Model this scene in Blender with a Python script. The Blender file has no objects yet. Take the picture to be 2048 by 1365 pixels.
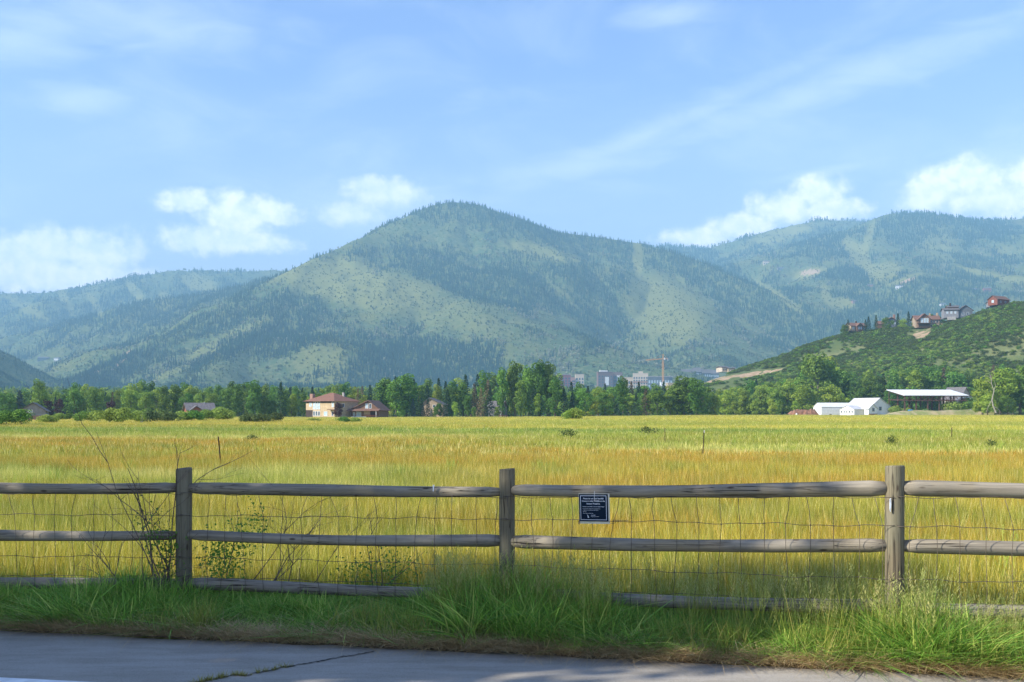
import bpy, math, random
import numpy as np
from mathutils import Vector
R = math.radians
F, HZ, EYE = 1991.0, 826.0, 1.68
S = bpy.context.scene
COL = S.collection
rng = np.random.default_rng(7)
random.seed(7)

def wp(px, py, d):
    return ((px-1024)/F*d, d, EYE+(HZ-py)/F*d)
def wx(px, d): return (px-1024)/F*d

# ------------------------------------------------------------------ numpy noise
def _h(ix, iy, s):
    n = (ix.astype(np.int64)*374761393 + iy.astype(np.int64)*668265263 + s*974634777) & 0xFFFFFFFF
    n = ((n ^ (n >> 13))*1274126177) & 0xFFFFFFFF
    return ((n ^ (n >> 16)) & 0xFFFF)/65535.0
def vn(x, y, s=0):
    ix, iy = np.floor(x), np.floor(y); fx, fy = x-ix, y-iy
    fx, fy = fx*fx*(3-2*fx), fy*fy*(3-2*fy)
    a, b, c, d = _h(ix, iy, s), _h(ix+1, iy, s), _h(ix, iy+1, s), _h(ix+1, iy+1, s)
    return (a*(1-fx)+b*fx)*(1-fy)+(c*(1-fx)+d*fx)*fy
def fbm(x, y, s=0, o=4):
    t, a, w = 0, 1.0, 0
    for k in range(o):
        t = t+a*vn(x*2**k, y*2**k, s+k); w += a; a *= .5
    return t/w
def sstep(a, b, x):
    t = np.clip((x-a)/(b-a), 0, 1); return t*t*(3-2*t)

# ------------------------------------------------------------------ mesh helpers
def mesh(name, V, Fc, mats=None, smooth=False, attrs=None, mi=None):
    me = bpy.data.meshes.new(name)
    V = np.asarray(V, dtype=np.float32).reshape(-1, 3)
    if isinstance(Fc, np.ndarray):
        n, k = Fc.shape
        me.vertices.add(len(V)); me.vertices.foreach_set('co', V.ravel())
        me.loops.add(n*k); me.loops.foreach_set('vertex_index', Fc.astype(np.int32).ravel())
        me.polygons.add(n); me.polygons.foreach_set('loop_start', np.arange(0, n*k, k, dtype=np.int32))
    else:
        me.from_pydata([tuple(map(float, v)) for v in V], [], Fc)
    for m in (mats or []): me.materials.append(m)
    if smooth: me.polygons.foreach_set('use_smooth', np.ones(len(me.polygons), dtype=bool))
    if mi is not None: me.polygons.foreach_set('material_index', np.asarray(mi, dtype=np.int32))
    for k, (dom, arr) in (attrs or {}).items():
        arr = np.asarray(arr)
        ty = 'FLOAT_VECTOR' if arr.ndim == 2 else ('INT' if arr.dtype.kind == 'i' else 'FLOAT')
        a = me.attributes.new(k, ty, dom)
        a.data.foreach_set('vector' if ty == 'FLOAT_VECTOR' else 'value', arr.astype(np.int32 if ty == 'INT' else np.float32).ravel())
    me.update(); me.validate()
    return me
def link(name, me, parent=None, loc=None, rz=0, scale=None):
    o = bpy.data.objects.new(name, me); COL.objects.link(o)
    if parent: o.parent = parent
    if loc is not None: o.location = loc
    if rz: o.rotation_euler[2] = rz
    if scale is not None: o.scale = scale
    return o
def tag(o, label=None, cat=None, group=None, kind=None):
    if label: o['label'] = label
    if cat: o['category'] = cat
    if group: o['group'] = group
    if kind: o['kind'] = kind
    return o
def empty(name, loc=(0, 0, 0), rz=0, **k):
    o = bpy.data.objects.new(name, None); COL.objects.link(o); o.location = loc; o.rotation_euler[2] = rz
    o.empty_display_size = .2
    return tag(o, **k)
def copy_tree(o, loc, rz, sc, parent=None, kids=None):
    c = o.copy(); COL.objects.link(c)
    if parent is None:
        c.location = loc; c.rotation_euler[2] = rz; c.scale = sc
    else: c.parent = parent
    for ch in kids[o.name]: copy_tree(ch, None, 0, None, c, kids)
    return c
class MB:
    def __init__(s): s.v = []; s.f = []
    def poly(s, pts):
        n = len(s.v); s.v += [tuple(p) for p in pts]; s.f.append(tuple(range(n, n+len(pts))))
    def box(s, x0, x1, y0, y1, z0, z1):
        n = len(s.v); s.v += [(x, y, z) for z in (z0, z1) for y in (y0, y1) for x in (x0, x1)]
        s.f += [tuple(n+i for i in q) for q in ((0, 2, 3, 1), (4, 5, 7, 6), (0, 1, 5, 4), (2, 6, 7, 3), (0, 4, 6, 2), (1, 3, 7, 5))]
        return s
    def bar(s, a, b, w, h=None):
        a, b = Vector(a), Vector(b); h = h or w; d = (b-a).normalized()
        up = Vector((0, 0, 1)) if abs(d.z) < .95 else Vector((1, 0, 0))
        r = d.cross(up).normalized()*w/2; u = r.cross(d).normalized()*h/2
        n = len(s.v)
        for p in (a, b): s.v += [tuple(p+r*i+u*j) for i, j in ((-1, -1), (1, -1), (1, 1), (-1, 1))]
        s.f += [tuple(n+i for i in q) for q in ((0, 1, 2, 3), (7, 6, 5, 4), (0, 4, 5, 1), (1, 5, 6, 2), (2, 6, 7, 3), (3, 7, 4, 0))]
        return s
    def tube(s, pts, rad, n=8, cap=True):
        pts = [Vector(p) for p in pts]; b0 = len(s.v)
        prev = None
        for i, p in enumerate(pts):
            d = (pts[min(i+1, len(pts)-1)]-pts[max(i-1, 0)]).normalized()
            if prev is None:
                up = Vector((0, 0, 1)) if abs(d.z) < .9 else Vector((1, 0, 0)); r = d.cross(up).normalized()
            else: r = (prev-d*prev.dot(d)).normalized()
            prev = r; u = d.cross(r); q = rad[i] if hasattr(rad, '__len__') else rad
            for k in range(n):
                a = 2*math.pi*k/n; s.v.append(tuple(p+r*q*math.cos(a)+u*q*math.sin(a)))
        for i in range(len(pts)-1):
            for k in range(n):
                a = b0+i*n+k; b = b0+i*n+(k+1) % n; s.f.append((a, b, b+n, a+n))
        if cap:
            s.f.append(tuple(b0+k for k in reversed(range(n)))); e = b0+(len(pts)-1)*n
            s.f.append(tuple(e+k for k in range(n)))
        return s
    def build(s, name, m, parent=None, smooth=False, **k):
        me = mesh(name, s.v, s.f, [m], smooth); return link(name, me, parent, **k)

# ------------------------------------------------------------------ materials
def NT(m):
    m.use_nodes = True; nt = m.node_tree; nt.nodes.clear(); return nt
class G:
    """tiny node builder"""
    def __init__(s, nt): s.nt = nt
    def n(s, t, **k):
        x = s.nt.nodes.new(t)
        for a, b in k.items(): setattr(x, a, b)
        return x
    def l(s, a, b): s.nt.links.new(a, b)
    def put(s, sock, v):
        if hasattr(v, 'node'): s.l(v, sock)
        elif isinstance(v, (tuple, list)):
            v = tuple(v)
            sock.default_value = (v+(1,)) if (sock.type == 'RGBA' and len(v) == 3) else v
        else: sock.default_value = v
    def math(s, op, a, b=0.0, c=None, clamp=False):
        x = s.n('ShaderNodeMath', operation=op, use_clamp=clamp); s.put(x.inputs[0], a); s.put(x.inputs[1], b)
        if c is not None: s.put(x.inputs[2], c)
        return x.outputs[0]
    def mr(s, v, a, b, c=0.0, d=1.0, sm=True):
        x = s.n('ShaderNodeMapRange', interpolation_type='SMOOTHSTEP' if sm else 'LINEAR')
        s.put(x.inputs[0], v)
        for i, q in zip((1, 2, 3, 4), (a, b, c, d)): s.put(x.inputs[i], q)
        return x.outputs[0]
    def mix(s, f, a, b, mode='MIX'):
        x = s.n('ShaderNodeMix', data_type='RGBA', blend_type=mode); s.put(x.inputs[0], f); s.put(x.inputs[6], a); s.put(x.inputs[7], b)
        return x.outputs[2]
    def noise(s, vec, scale, detail=3, rough=.55, dist=0, sc=None):
        if sc is not None:
            v = s.n('ShaderNodeVectorMath', operation='MULTIPLY'); s.l(vec, v.inputs[0]); v.inputs[1].default_value = sc; vec = v.outputs[0]
        x = s.n('ShaderNodeTexNoise'); s.l(vec, x.inputs['Vector'])
        x.inputs['Scale'].default_value = scale; x.inputs['Detail'].default_value = detail; x.inputs['Roughness'].default_value = rough; x.inputs['Distortion'].default_value = dist
        return x.outputs[0]
    def ramp(s, f, stops, interp='LINEAR'):
        x = s.n('ShaderNodeValToRGB'); s.put(x.inputs[0], f); cr = x.color_ramp; cr.interpolation = interp
        while len(cr.elements) < len(stops): cr.elements.new(.5)
        for e, (p, c) in zip(cr.elements, stops): e.position = p; e.color = tuple(c)+(1,)
        return x.outputs[0]
def finish(g, col, rough=.8, bump=None, bstr=.3, bdist=.02, trans=0, spec=.3, metal=0, alpha=None):
    b = g.n('ShaderNodeBsdfPrincipled'); g.put(b.inputs['Base Color'], col); g.put(b.inputs['Roughness'], rough)
    b.inputs['Specular IOR Level'].default_value = spec; b.inputs['Metallic'].default_value = metal
    if bump is not None:
        bn = g.n('ShaderNodeBump'); bn.inputs['Strength'].default_value = bstr; bn.inputs['Distance'].default_value = bdist
        g.l(bump, bn.inputs['Height']); g.l(bn.outputs[0], b.inputs['Normal'])
    out = b.outputs[0]
    if trans:
        t = g.n('ShaderNodeBsdfTranslucent'); g.put(t.inputs['Color'], col)
        m = g.n('ShaderNodeMixShader'); m.inputs[0].default_value = trans; g.l(out, m.inputs[1]); g.l(t.outputs[0], m.inputs[2]); out = m.outputs[0]
    o = g.n('ShaderNodeOutputMaterial'); g.l(out, o.inputs[0])
def simple(name, c1, c2=None, scale=3, rough=.8, sc=None, detail=4, rnd=0, trans=0, bump=0, spec=.3, metal=0, coord='Object', lo=.35, hi=.65):
    m = bpy.data.materials.new(name); g = G(NT(m))
    if coord == 'Position': v = g.n('ShaderNodeNewGeometry').outputs['Position']
    else: v = g.n('ShaderNodeTexCoord').outputs['Object']
    nz = g.noise(v, scale, detail, sc=sc)
    col = g.mix(g.mr(nz, lo, hi), c1, c2 or tuple(x*.8 for x in c1))
    if rnd:
        r = g.n('ShaderNodeObjectInfo').outputs['Random']
        hs = g.n('ShaderNodeHueSaturation'); g.l(col, hs.inputs['Color'])
        g.l(g.mr(r, 0, 1, 1-rnd, 1+rnd, False), hs.inputs['Value'])
        r2 = g.math('FRACT', g.math('MULTIPLY', r, 7.13))
        g.l(g.mr(r2, 0, 1, .5-rnd*.07, .5+rnd*.05, False), hs.inputs['Hue']); col = hs.outputs[0]
    finish(g, col, rough, nz if bump else None, bump, .03, trans, spec, metal)
    return m
def foliage(name, c1, c2, rnd=.2, trans=.3, scale=.35):
    """colour varies leaf by leaf (attribute), clump by clump (noise) and tree by tree"""
    m = bpy.data.materials.new(name); g = G(NT(m))
    a = g.n('ShaderNodeAttribute', attribute_name='r').outputs['Fac']
    v = g.n('ShaderNodeNewGeometry').outputs['Position']
    nz = g.noise(v, scale, 2)
    f = g.math('ADD', g.math('MULTIPLY', a, .6), g.math('MULTIPLY', g.mr(nz, .3, .7), .4))
    col = g.mix(f, c1, c2)
    r = g.n('ShaderNodeObjectInfo').outputs['Random']
    hs = g.n('ShaderNodeHueSaturation'); g.l(col, hs.inputs['Color'])
    g.l(g.mr(r, 0, 1, 1-rnd, 1+rnd, False), hs.inputs['Value'])
    r2 = g.math('FRACT', g.math('MULTIPLY', r, 7.13))
    g.l(g.mr(r2, 0, 1, .5-rnd*.09, .5+rnd*.06, False), hs.inputs['Hue'])
    finish(g, hs.outputs[0], .75, trans=trans, spec=.12)
    return m

# ------------------------------------------------------------------ instancing for uncountable stuff (geometry nodes on a point mesh)
def scatter(name, pts, rot, scl, sources, idx=None, label=None, cat=None):
    n = len(pts)
    scl = np.asarray(scl, dtype=float)
    if scl.ndim == 1: scl = np.stack([scl]*3, 1)
    if idx is None: idx = rng.integers(0, len(sources), n)
    me = bpy.data.meshes.new(name); me.vertices.add(n); me.vertices.foreach_set('co', np.asarray(pts, dtype=np.float32).ravel())
    for k, a in (('rot', rot), ('scl', scl)):
        at = me.attributes.new(k, 'FLOAT_VECTOR', 'POINT'); at.data.foreach_set('vector', np.asarray(a, dtype=np.float32).ravel())
    at = me.attributes.new('idx', 'INT', 'POINT'); at.data.foreach_set('value', np.asarray(idx, dtype=np.int32))
    o = link(name, me)
    ng = bpy.data.node_groups.new(name, 'GeometryNodeTree')
    ng.interface.new_socket('Geometry', in_out='INPUT', socket_type='NodeSocketGeometry')
    ng.interface.new_socket('Geometry', in_out='OUTPUT', socket_type='NodeSocketGeometry')
    N = ng.nodes.new; L = ng.links.new
    gi, go, mp, ip, jn = N('NodeGroupInput'), N('NodeGroupOutput'), N('GeometryNodeMeshToPoints'), N('GeometryNodeInstanceOnPoints'), N('GeometryNodeJoinGeometry')
    L(gi.outputs[0], mp.inputs['Mesh']); L(mp.outputs[0], ip.inputs['Points'])
    for sob in reversed(sources):      # a join reads its links last to first
        oi = N('GeometryNodeObjectInfo'); oi.inputs['Object'].default_value = sob; oi.inputs['As Instance'].default_value = True
        L(oi.outputs['Geometry'], jn.inputs[0])
    L(jn.outputs[0], ip.inputs['Instance']); ip.inputs['Pick Instance'].default_value = True
    for nm, ty, sk in (('rot', 'FLOAT_VECTOR', 'Rotation'), ('scl', 'FLOAT_VECTOR', 'Scale'), ('idx', 'INT', 'Instance Index')):
        na = N('GeometryNodeInputNamedAttribute'); na.data_type = ty; na.inputs['Name'].default_value = nm
        out = [q for q in na.outputs if q.enabled and q.name == 'Attribute'][0]
        if nm == 'rot':
            e = N('FunctionNodeEulerToRotation'); L(out, e.inputs[0]); L(e.outputs[0], ip.inputs['Rotation'])
        else: L(out, ip.inputs[sk])
    L(ip.outputs[0], go.inputs[0])
    md = o.modifiers.new('scatter', 'NODES'); md.node_group = ng
    tag(o, label, cat, kind='stuff')
    return o
def source(name, me): return bpy.data.objects.new(name, me)      # a mesh the scatter reuses; not linked to the scene

# ------------------------------------------------------------------ foliage geometry
def leaf_quads(P, Nn, size, rg, aspect=1.0):
    """one bent quad (two triangles sharing an edge) per point, roughly facing Nn"""
    n = len(P)
    a = rg.normal(size=(n, 3)); t = np.cross(Nn, a); t /= np.linalg.norm(t, axis=1)[:, None]+1e-9
    b = np.cross(Nn, t); b /= np.linalg.norm(b, axis=1)[:, None]+1e-9
    s = (np.asarray(size)*rg.uniform(.6, 1.3, n))[:, None]
    k = rg.uniform(.5, 1.0, (n, 1))*aspect
    nn = Nn*s*.22
    V = np.stack([P-t*s*.5, P-b*s*.5*k+nn, P+t*s*.5, P+b*s*.5*k-nn*.6], 1).reshape(-1, 3)
    return V, np.arange(n*4).reshape(-1, 4)
def crown_mesh(name, m, lobes, n, size, rg, jit=.42, inner=.25):
    """lobes: (centre, radii); leaf clusters on and just inside each lobe"""
    vol = np.array([l[1][0]*l[1][1]+l[1][0]*l[1][2] for l in lobes]); pick = rg.choice(len(lobes), n, p=vol/vol.sum())
    C = np.array([l[0] for l in lobes])[pick]; Rr = np.array([l[1] for l in lobes])[pick]
    d = rg.normal(size=(n, 3)); d /= np.linalg.norm(d, axis=1)[:, None]
    rad = 1-inner*rg.random(n)**1.5+rg.normal(size=n)*.05
    P = C+d*Rr*rad[:, None]
    Nn = d/Rr; Nn /= np.linalg.norm(Nn, axis=1)[:, None]
    Nn = Nn+rg.normal(size=(n, 3))*jit; Nn /= np.linalg.norm(Nn, axis=1)[:, None]
    V, Fc = leaf_quads(P, Nn, size, rg)
    return mesh(name, V, Fc, [m], attrs={'r': ('FACE', rg.random(n))})
def lobes_for(kind, rg, H):
    L = []
    if kind == 'poplar':      # tall oval of upright lobes
        W = H*rg.uniform(.13, .17)
        for i in range(16):
            z = H*(.09+.85*i/15); w = W*math.sin(math.pi*min(1, .18+.80*(1-i/15.5)))**.55*1.05
            a = rg.uniform(0, 6.28); r = w*.45
            L.append(((r*math.cos(a), r*math.sin(a), z), (w*.75, w*.75, H*.09)))
    elif kind == 'broad':     # broad uneven crown
        W = H*rg.uniform(.28, .36)
        for i in range(22):
            z = H*rg.uniform(.10, .9); t = (z/H-.1)/.8; w = W*math.sqrt(max(.1, 1-(2*t-.85)**2*.62))
            a = rg.uniform(0, 6.28); r = w*rg.uniform(.3, .8); q = H*rg.uniform(.075, .135)
            L.append(((r*math.cos(a), r*math.sin(a), z), (q*1.1, q*1.1, q*.85)))
        L.append(((0, 0, H*.5), (W*.55, W*.55, H*.3)))
    elif kind == 'bush':
        for i in range(14):
            a = rg.uniform(0, 6.28); r = H*rg.uniform(0, .62); q = H*rg.uniform(.28, .42)
            z = max(q*.75, H*(.72-.5*(r/H)**1.5)*rg.uniform(.75, 1.05))
            L.append(((r*math.cos(a), r*math.sin(a), z), (q, q, q*.9)))
    return L
def spruce_crown(name, m, H, rg, n=2200, size=.4, W=.2):
    """whorls of drooping boughs"""
    nb = int(H*7); P = []; Nn = []
    per = max(4, n//nb)
    for i in range(nb):
        h = H*(.05+.94*(i/nb)); L = H*W*(1-(h/H))**.85*rg.uniform(.7, 1.1)+.12; a = i*2.4+rg.uniform(-.3, .3)
        for k in range(per):
            t = rg.uniform(.15, 1)**.8; off = rg.normal()*.10*L+rg.normal()*.05
            x, y = L*t*math.cos(a)-off*math.sin(a), L*t*math.sin(a)+off*math.cos(a)
            P.append((x, y, h-.30*L*t+rg.normal()*.05)); Nn.append((math.cos(a)*.6, math.sin(a)*.6, .8))
    P = np.array(P); Nn = np.array(Nn)+rg.normal(size=(len(P), 3))*.35; Nn /= np.linalg.norm(Nn, axis=1)[:, None]
    V, Fc = leaf_quads(P, Nn, size, rg, .6)
    return mesh(name, V, Fc, [m], attrs={'r': ('FACE', rg.random(len(P)))})
def trunk_mesh(name, m, H, r0, rg, limbs=6, top=.9, spread=.2):
    b = MB(); pts = [(rg.normal()*.01*H*i/6, rg.normal()*.01*H*i/6, H*top*i/6) for i in range(7)]
    b.tube(pts, [r0*(1-.9*i/6) for i in range(7)], 7)
    for k in range(limbs):
        t = rg.uniform(.2, .75); a = rg.uniform(0, 6.28); z = H*top*t; L = H*spread*rg.uniform(.6, 1.2)
        b.tube([(0, 0, z), (L*.5*math.cos(a), L*.5*math.sin(a), z+L*.5), (L*math.cos(a), L*math.sin(a), z+L*.85)], [r0*.4*(1-t*.6), r0*.25*(1-t*.6), r0*.08], 5)
    return mesh(name, b.v, b.f, [m], True)

# ==================================================================== SETTING
SUN_EL, SUN_AZ = R(35), math.atan2(-.93, -.365)         # azimuth measured from +Y towards +X
sd = Vector((math.sin(SUN_AZ)*math.cos(SUN_EL), math.cos(SUN_AZ)*math.cos(SUN_EL), math.sin(SUN_EL)))
SUN_E, SKY_S, EXPO = 4.0, .15, 1.15
SKY_HUE, SKY_SAT, SKY_VAL = .515, 1.05, .93
LOWMIX, LOWCOL = .85, (.42, .45, .56)
HAZE, HAZE_C, FOREST = 1.75e-4, (.40, .76, 1.0), 1.1
GRASS = 1.0
SHADE = [(-10.5, 3.6, (.56, 1.08), 0), (-13.4, 4.7, (.85, .76), 0), (-18.2, 6.4, (.95, .68), 0)]
# ---- sun, sky, camera
sun = bpy.data.lights.new('sun', 'SUN'); sun.energy = SUN_E; sun.angle = R(.5); sun.color = (1, .93, .82)
so = bpy.data.objects.new('sun', sun); COL.objects.link(so); so.rotation_euler = sd.to_track_quat('Z', 'Y').to_euler()
w = bpy.data.worlds.new('World'); S.world = w; w.use_nodes = True
nt = w.node_tree; nt.nodes.clear(); g = G(nt)
sky = g.n('ShaderNodeTexSky', sky_type='NISHITA', sun_disc=False, sun_elevation=SUN_EL, sun_rotation=SUN_AZ)
sky.altitude = 2000; sky.air_density = 1.0; sky.dust_density = .6; sky.ozone_density = 2.0
D = g.n('ShaderNodeTexCoord').outputs['Generated']
sx = g.n('ShaderNodeSeparateXYZ'); g.l(D, sx.inputs[0]); X, Y, Z = sx.outputs
az = g.math('MULTIPLY', g.math('ARCTAN2', X, Y), 180/math.pi)          # degrees east of straight ahead
el = g.math('MULTIPLY', g.math('ARCSINE', Z), 180/math.pi)
cmb = g.n('ShaderNodeCombineXYZ'); g.l(az, cmb.inputs[0]); g.l(el, cmb.inputs[1]); AE = cmb.outputs[0]
def pix(px, py):
    a = math.atan2(px-1024, F); return math.degrees(a), math.degrees(math.atan((HZ-py)/math.hypot(F, px-1024)))
def blob(px, py, rx, ry, slope=0):
    a, e = pix(px, py); k = 36.0/1024*.82
    dx = g.math('SUBTRACT', az, a); dy = g.math('SUBTRACT', el, e)
    if slope: dy = g.math('SUBTRACT', dy, g.math('MULTIPLY', dx, slope))
    q = g.math('ADD', g.math('POWER', g.math('DIVIDE', dx, rx*k), 2), g.math('POWER', g.math('DIVIDE', dy, ry*k), 2))
    return g.math('SUBTRACT', 1, g.math('SQRT', q))
def union(L):
    o = L[0]
    for q in L[1:]: o = g.math('MAXIMUM', o, q)
    return o
cum = union([blob(*b) for b in [(20, 520, 105, 48), (95, 500, 52, 42), (195, 510, 75, 50), (120, 560, 190, 40),
    (470, 430, 80, 44), (400, 480, 75, 30), (375, 402, 52, 24), (540, 425, 60, 26), (470, 480, 120, 22, -.05),
    (1640, 385, 52, 34), (1570, 418, 72, 32), (1480, 452, 72, 26), (1400, 474, 75, 20), (1660, 420, 70, 24),
    (1945, 355, 60, 36), (1880, 378, 60, 36), (1980, 400, 100, 36), (1850, 405, 55, 20), (2070, 350, 60, 36)]])
faint = g.math('SUBTRACT', union([blob(*b) for b in [(775, 385, 90, 30), (730, 368, 50, 22), (700, 430, 65, 26)]]), .12)
cum = g.math('MAXIMUM', cum, faint)
n1 = g.noise(AE, .42, 8, .66); n2 = g.noise(AE, 1.3, 5, .6)
cd = g.math('ADD', g.math('MULTIPLY', cum, 1.0), g.math('ADD', g.math('MULTIPLY', g.math('SUBTRACT', n1, .5), 1.7), g.math('MULTIPLY', g.math('SUBTRACT', n2, .5), .9)))
cover = g.mr(cd, -.34, .58)
cover = g.math('MULTIPLY', cover, g.mr(cum, -.7, -.05))
# thin veils
veil = union([blob(1290, 270, 420, 34, .36), blob(1150, 335, 260, 32, .1), blob(1680, 170, 480, 46, .22), blob(1330, 30, 130, 30), blob(165, 200, 120, 38), blob(60, 70, 160, 70, .25), blob(1650, 343, 170, 13, .12), blob(1950, 340, 220, 70, .3), blob(280, 40, 300, 70), blob(740, 420, 260, 80)])
nv = g.noise(AE, .25, 5, .6, .8, sc=(1, 3.2, 1))
vc = g.math('MULTIPLY', g.mr(g.math('ADD', veil, g.math('MULTIPLY', g.math('SUBTRACT', nv, .5), 1.6)), -.35, 1.3), .28)
thin = g.math('MULTIPLY', g.mr(g.noise(AE, .09, 5, .62, .6, sc=(1, 2.4, 1)), .42, .85), .22)
veilf = g.math('MAXIMUM', vc, thin)
hs = g.n('ShaderNodeHueSaturation'); g.l(sky.outputs[0], hs.inputs['Color']); hs.inputs['Hue'].default_value = SKY_HUE; hs.inputs['Saturation'].default_value = SKY_SAT; hs.inputs['Value'].default_value = SKY_VAL
low = g.mr(el, 1, 20, 1, 0)                               # moist air near the horizon
base = g.mix(g.math('MULTIPLY', low, LOWMIX), hs.outputs[0], tuple(c/SKY_S for c in LOWCOL))
c1 = g.mix(veilf, base, tuple(c/SKY_S for c in (.78, .83, .96)))
inner = g.mix(g.mr(g.math('ADD', n2, g.math('MULTIPLY', n1, .6)), .6, 1.05), tuple(c/SKY_S for c in (.74, .78, .90)), tuple(c/SKY_S for c in (1.04, .99, 1.0)))
c2 = g.mix(g.math('MULTIPLY', cover, g.mr(faint, -.35, .1, .84, .55)), c1, inner)
bg = g.n('ShaderNodeBackground'); g.l(c2, bg.inputs[0]); bg.inputs[1].default_value = SKY_S
wo = g.n('ShaderNodeOutputWorld'); g.l(bg.outputs[0], wo.inputs[0])
S.view_settings.view_transform = 'Standard'; S.view_settings.look = 'None'; S.view_settings.exposure = EXPO; S.view_settings.gamma = 1
cam = bpy.data.cameras.new('camera'); co = bpy.data.objects.new('camera', cam); COL.objects.link(co); S.camera = co
co.location = (0, 0, EYE); co.rotation_euler = (math.pi/2, 0, 0); cam.sensor_width = 36; cam.lens = 35
cam.shift_y = (HZ-682.5)/2048; cam.clip_start = .1; cam.clip_end = 30000
S.cycles.use_denoising = True; S.cycles.max_bounces = 6; S.cycles.diffuse_bounces = 3; S.cycles.transparent_max_bounces = 8; S.cycles.volume_bounces = 0
S.cycles.transmission_bounces = 3; S.cycles.use_adaptive_sampling = True; S.cycles.adaptive_threshold = .01; S.cycles.caustics_reflective = False; S.cycles.caustics_refractive = False

# ---- terrain beyond the meadow: ridges are lines in the world, slopes fall away from them
RID = [  # (slope, rounding, [(px,py,depth)...], cap on spread)
 ('main', .60, 14, [(60, 775, 2300), (150, 752, 2500), (270, 700, 2800), (400, 640, 3050), (490, 588, 3250), (600, 527, 3500), (650, 502, 3650), (720, 472, 3800), (780, 452, 3950), (800, 444, 4000), (832, 422, 4100), (866, 405, 4200), (900, 399, 4200), (955, 404, 4200), (1000, 419, 4200), (1030, 429, 4200), (1110, 458, 4300), (1190, 468, 4300), (1280, 482, 4300), (1340, 498, 4200), (1400, 518, 4100), (1460, 545, 3900), (1530, 575, 3700), (1600, 612, 3500), (1680, 660, 3250), (1740, 705, 3000)]),
 ('spur', .44, 110, [(760, 520, 3720), (800, 535, 3600), (850, 556, 3480), (950, 598, 3200), (1060, 648, 2900), (1180, 692, 2650), (1320, 738, 2400)]),
 ('spur', .46, 80, [(1300, 530, 4050), (1325, 570, 3780), (1370, 620, 3400), (1420, 690, 2950), (1440, 735, 2600)]),
 ('spur', .72, 50, [(600, 545, 3450), (560, 600, 3150), (500, 670, 2750), (430, 740, 2350)]),
 ('backleft', .50, 60, [(-250, 720, 4500), (0, 672, 4600), (60, 660, 4600), (150, 638, 4500), (250, 608, 4400), (330, 592, 4300), (400, 586, 4300), (480, 570, 4200), (560, 548, 4100), (660, 520, 4050)]),
 ('farleft', .42, 120, [(-500, 560, 6560), (-200, 575, 6560), (0, 583, 6560), (100, 582, 6560), (200, 566, 6478), (280, 552, 6396), (350, 540, 6232), (410, 537, 6232), (500, 541, 6232), (600, 536, 6232), (800, 545, 6232)]),
 ('farleft', .42, 80, [(150, 590, 6478), (200, 620, 5740), (230, 660, 5084)]),
 ('farleft', .42, 80, [(430, 560, 6150), (380, 590, 5412), (300, 640, 4592)]),
 ('farright', .42, 90, [(1200, 505, 6660), (1330, 489, 6660), (1420, 495, 6480), (1480, 480, 6300), (1520, 468, 6300), (1560, 455, 6300), (1640, 438, 6300), (1700, 439, 6300), (1760, 444, 6300), (1900, 465, 6300)]),
 ('right', .42, 70, [(1430, 565, 4700), (1520, 510, 5000), (1600, 485, 5100), (1680, 462, 5150), (1740, 443, 5200), (1790, 424, 5200), (1840, 424, 5200), (1900, 434, 5300), (1980, 439, 5400), (2048, 433, 5500), (2200, 410, 5500), (2500, 430, 5500)]),
 ('rspur', .34, 60, [(1800, 430, 5150), (1830, 500, 4500), (1900, 560, 3900), (1980, 610, 3400), (2100, 660, 2900)]),
 ('rspur', .34, 60, [(1700, 462, 5100), (1680, 540, 4300), (1700, 600, 3700)]),
 ('nearleft', .56, 25, [(-755, 443, 1600), (-332, 530, 2100), (-200, 650, 2300)]),
 ('hill', .34, 14, [(1300, 800, 1000), (1380, 780, 920), (1420, 768, 860), (1500, 745, 800), (1600, 720, 760), (1660, 690, 740), (1720, 668, 720), (1800, 660, 700), (1880, 653, 690), (1950, 636, 680), (2048, 609, 660), (2250, 560, 640), (2700, 520, 600)]),
]
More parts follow.
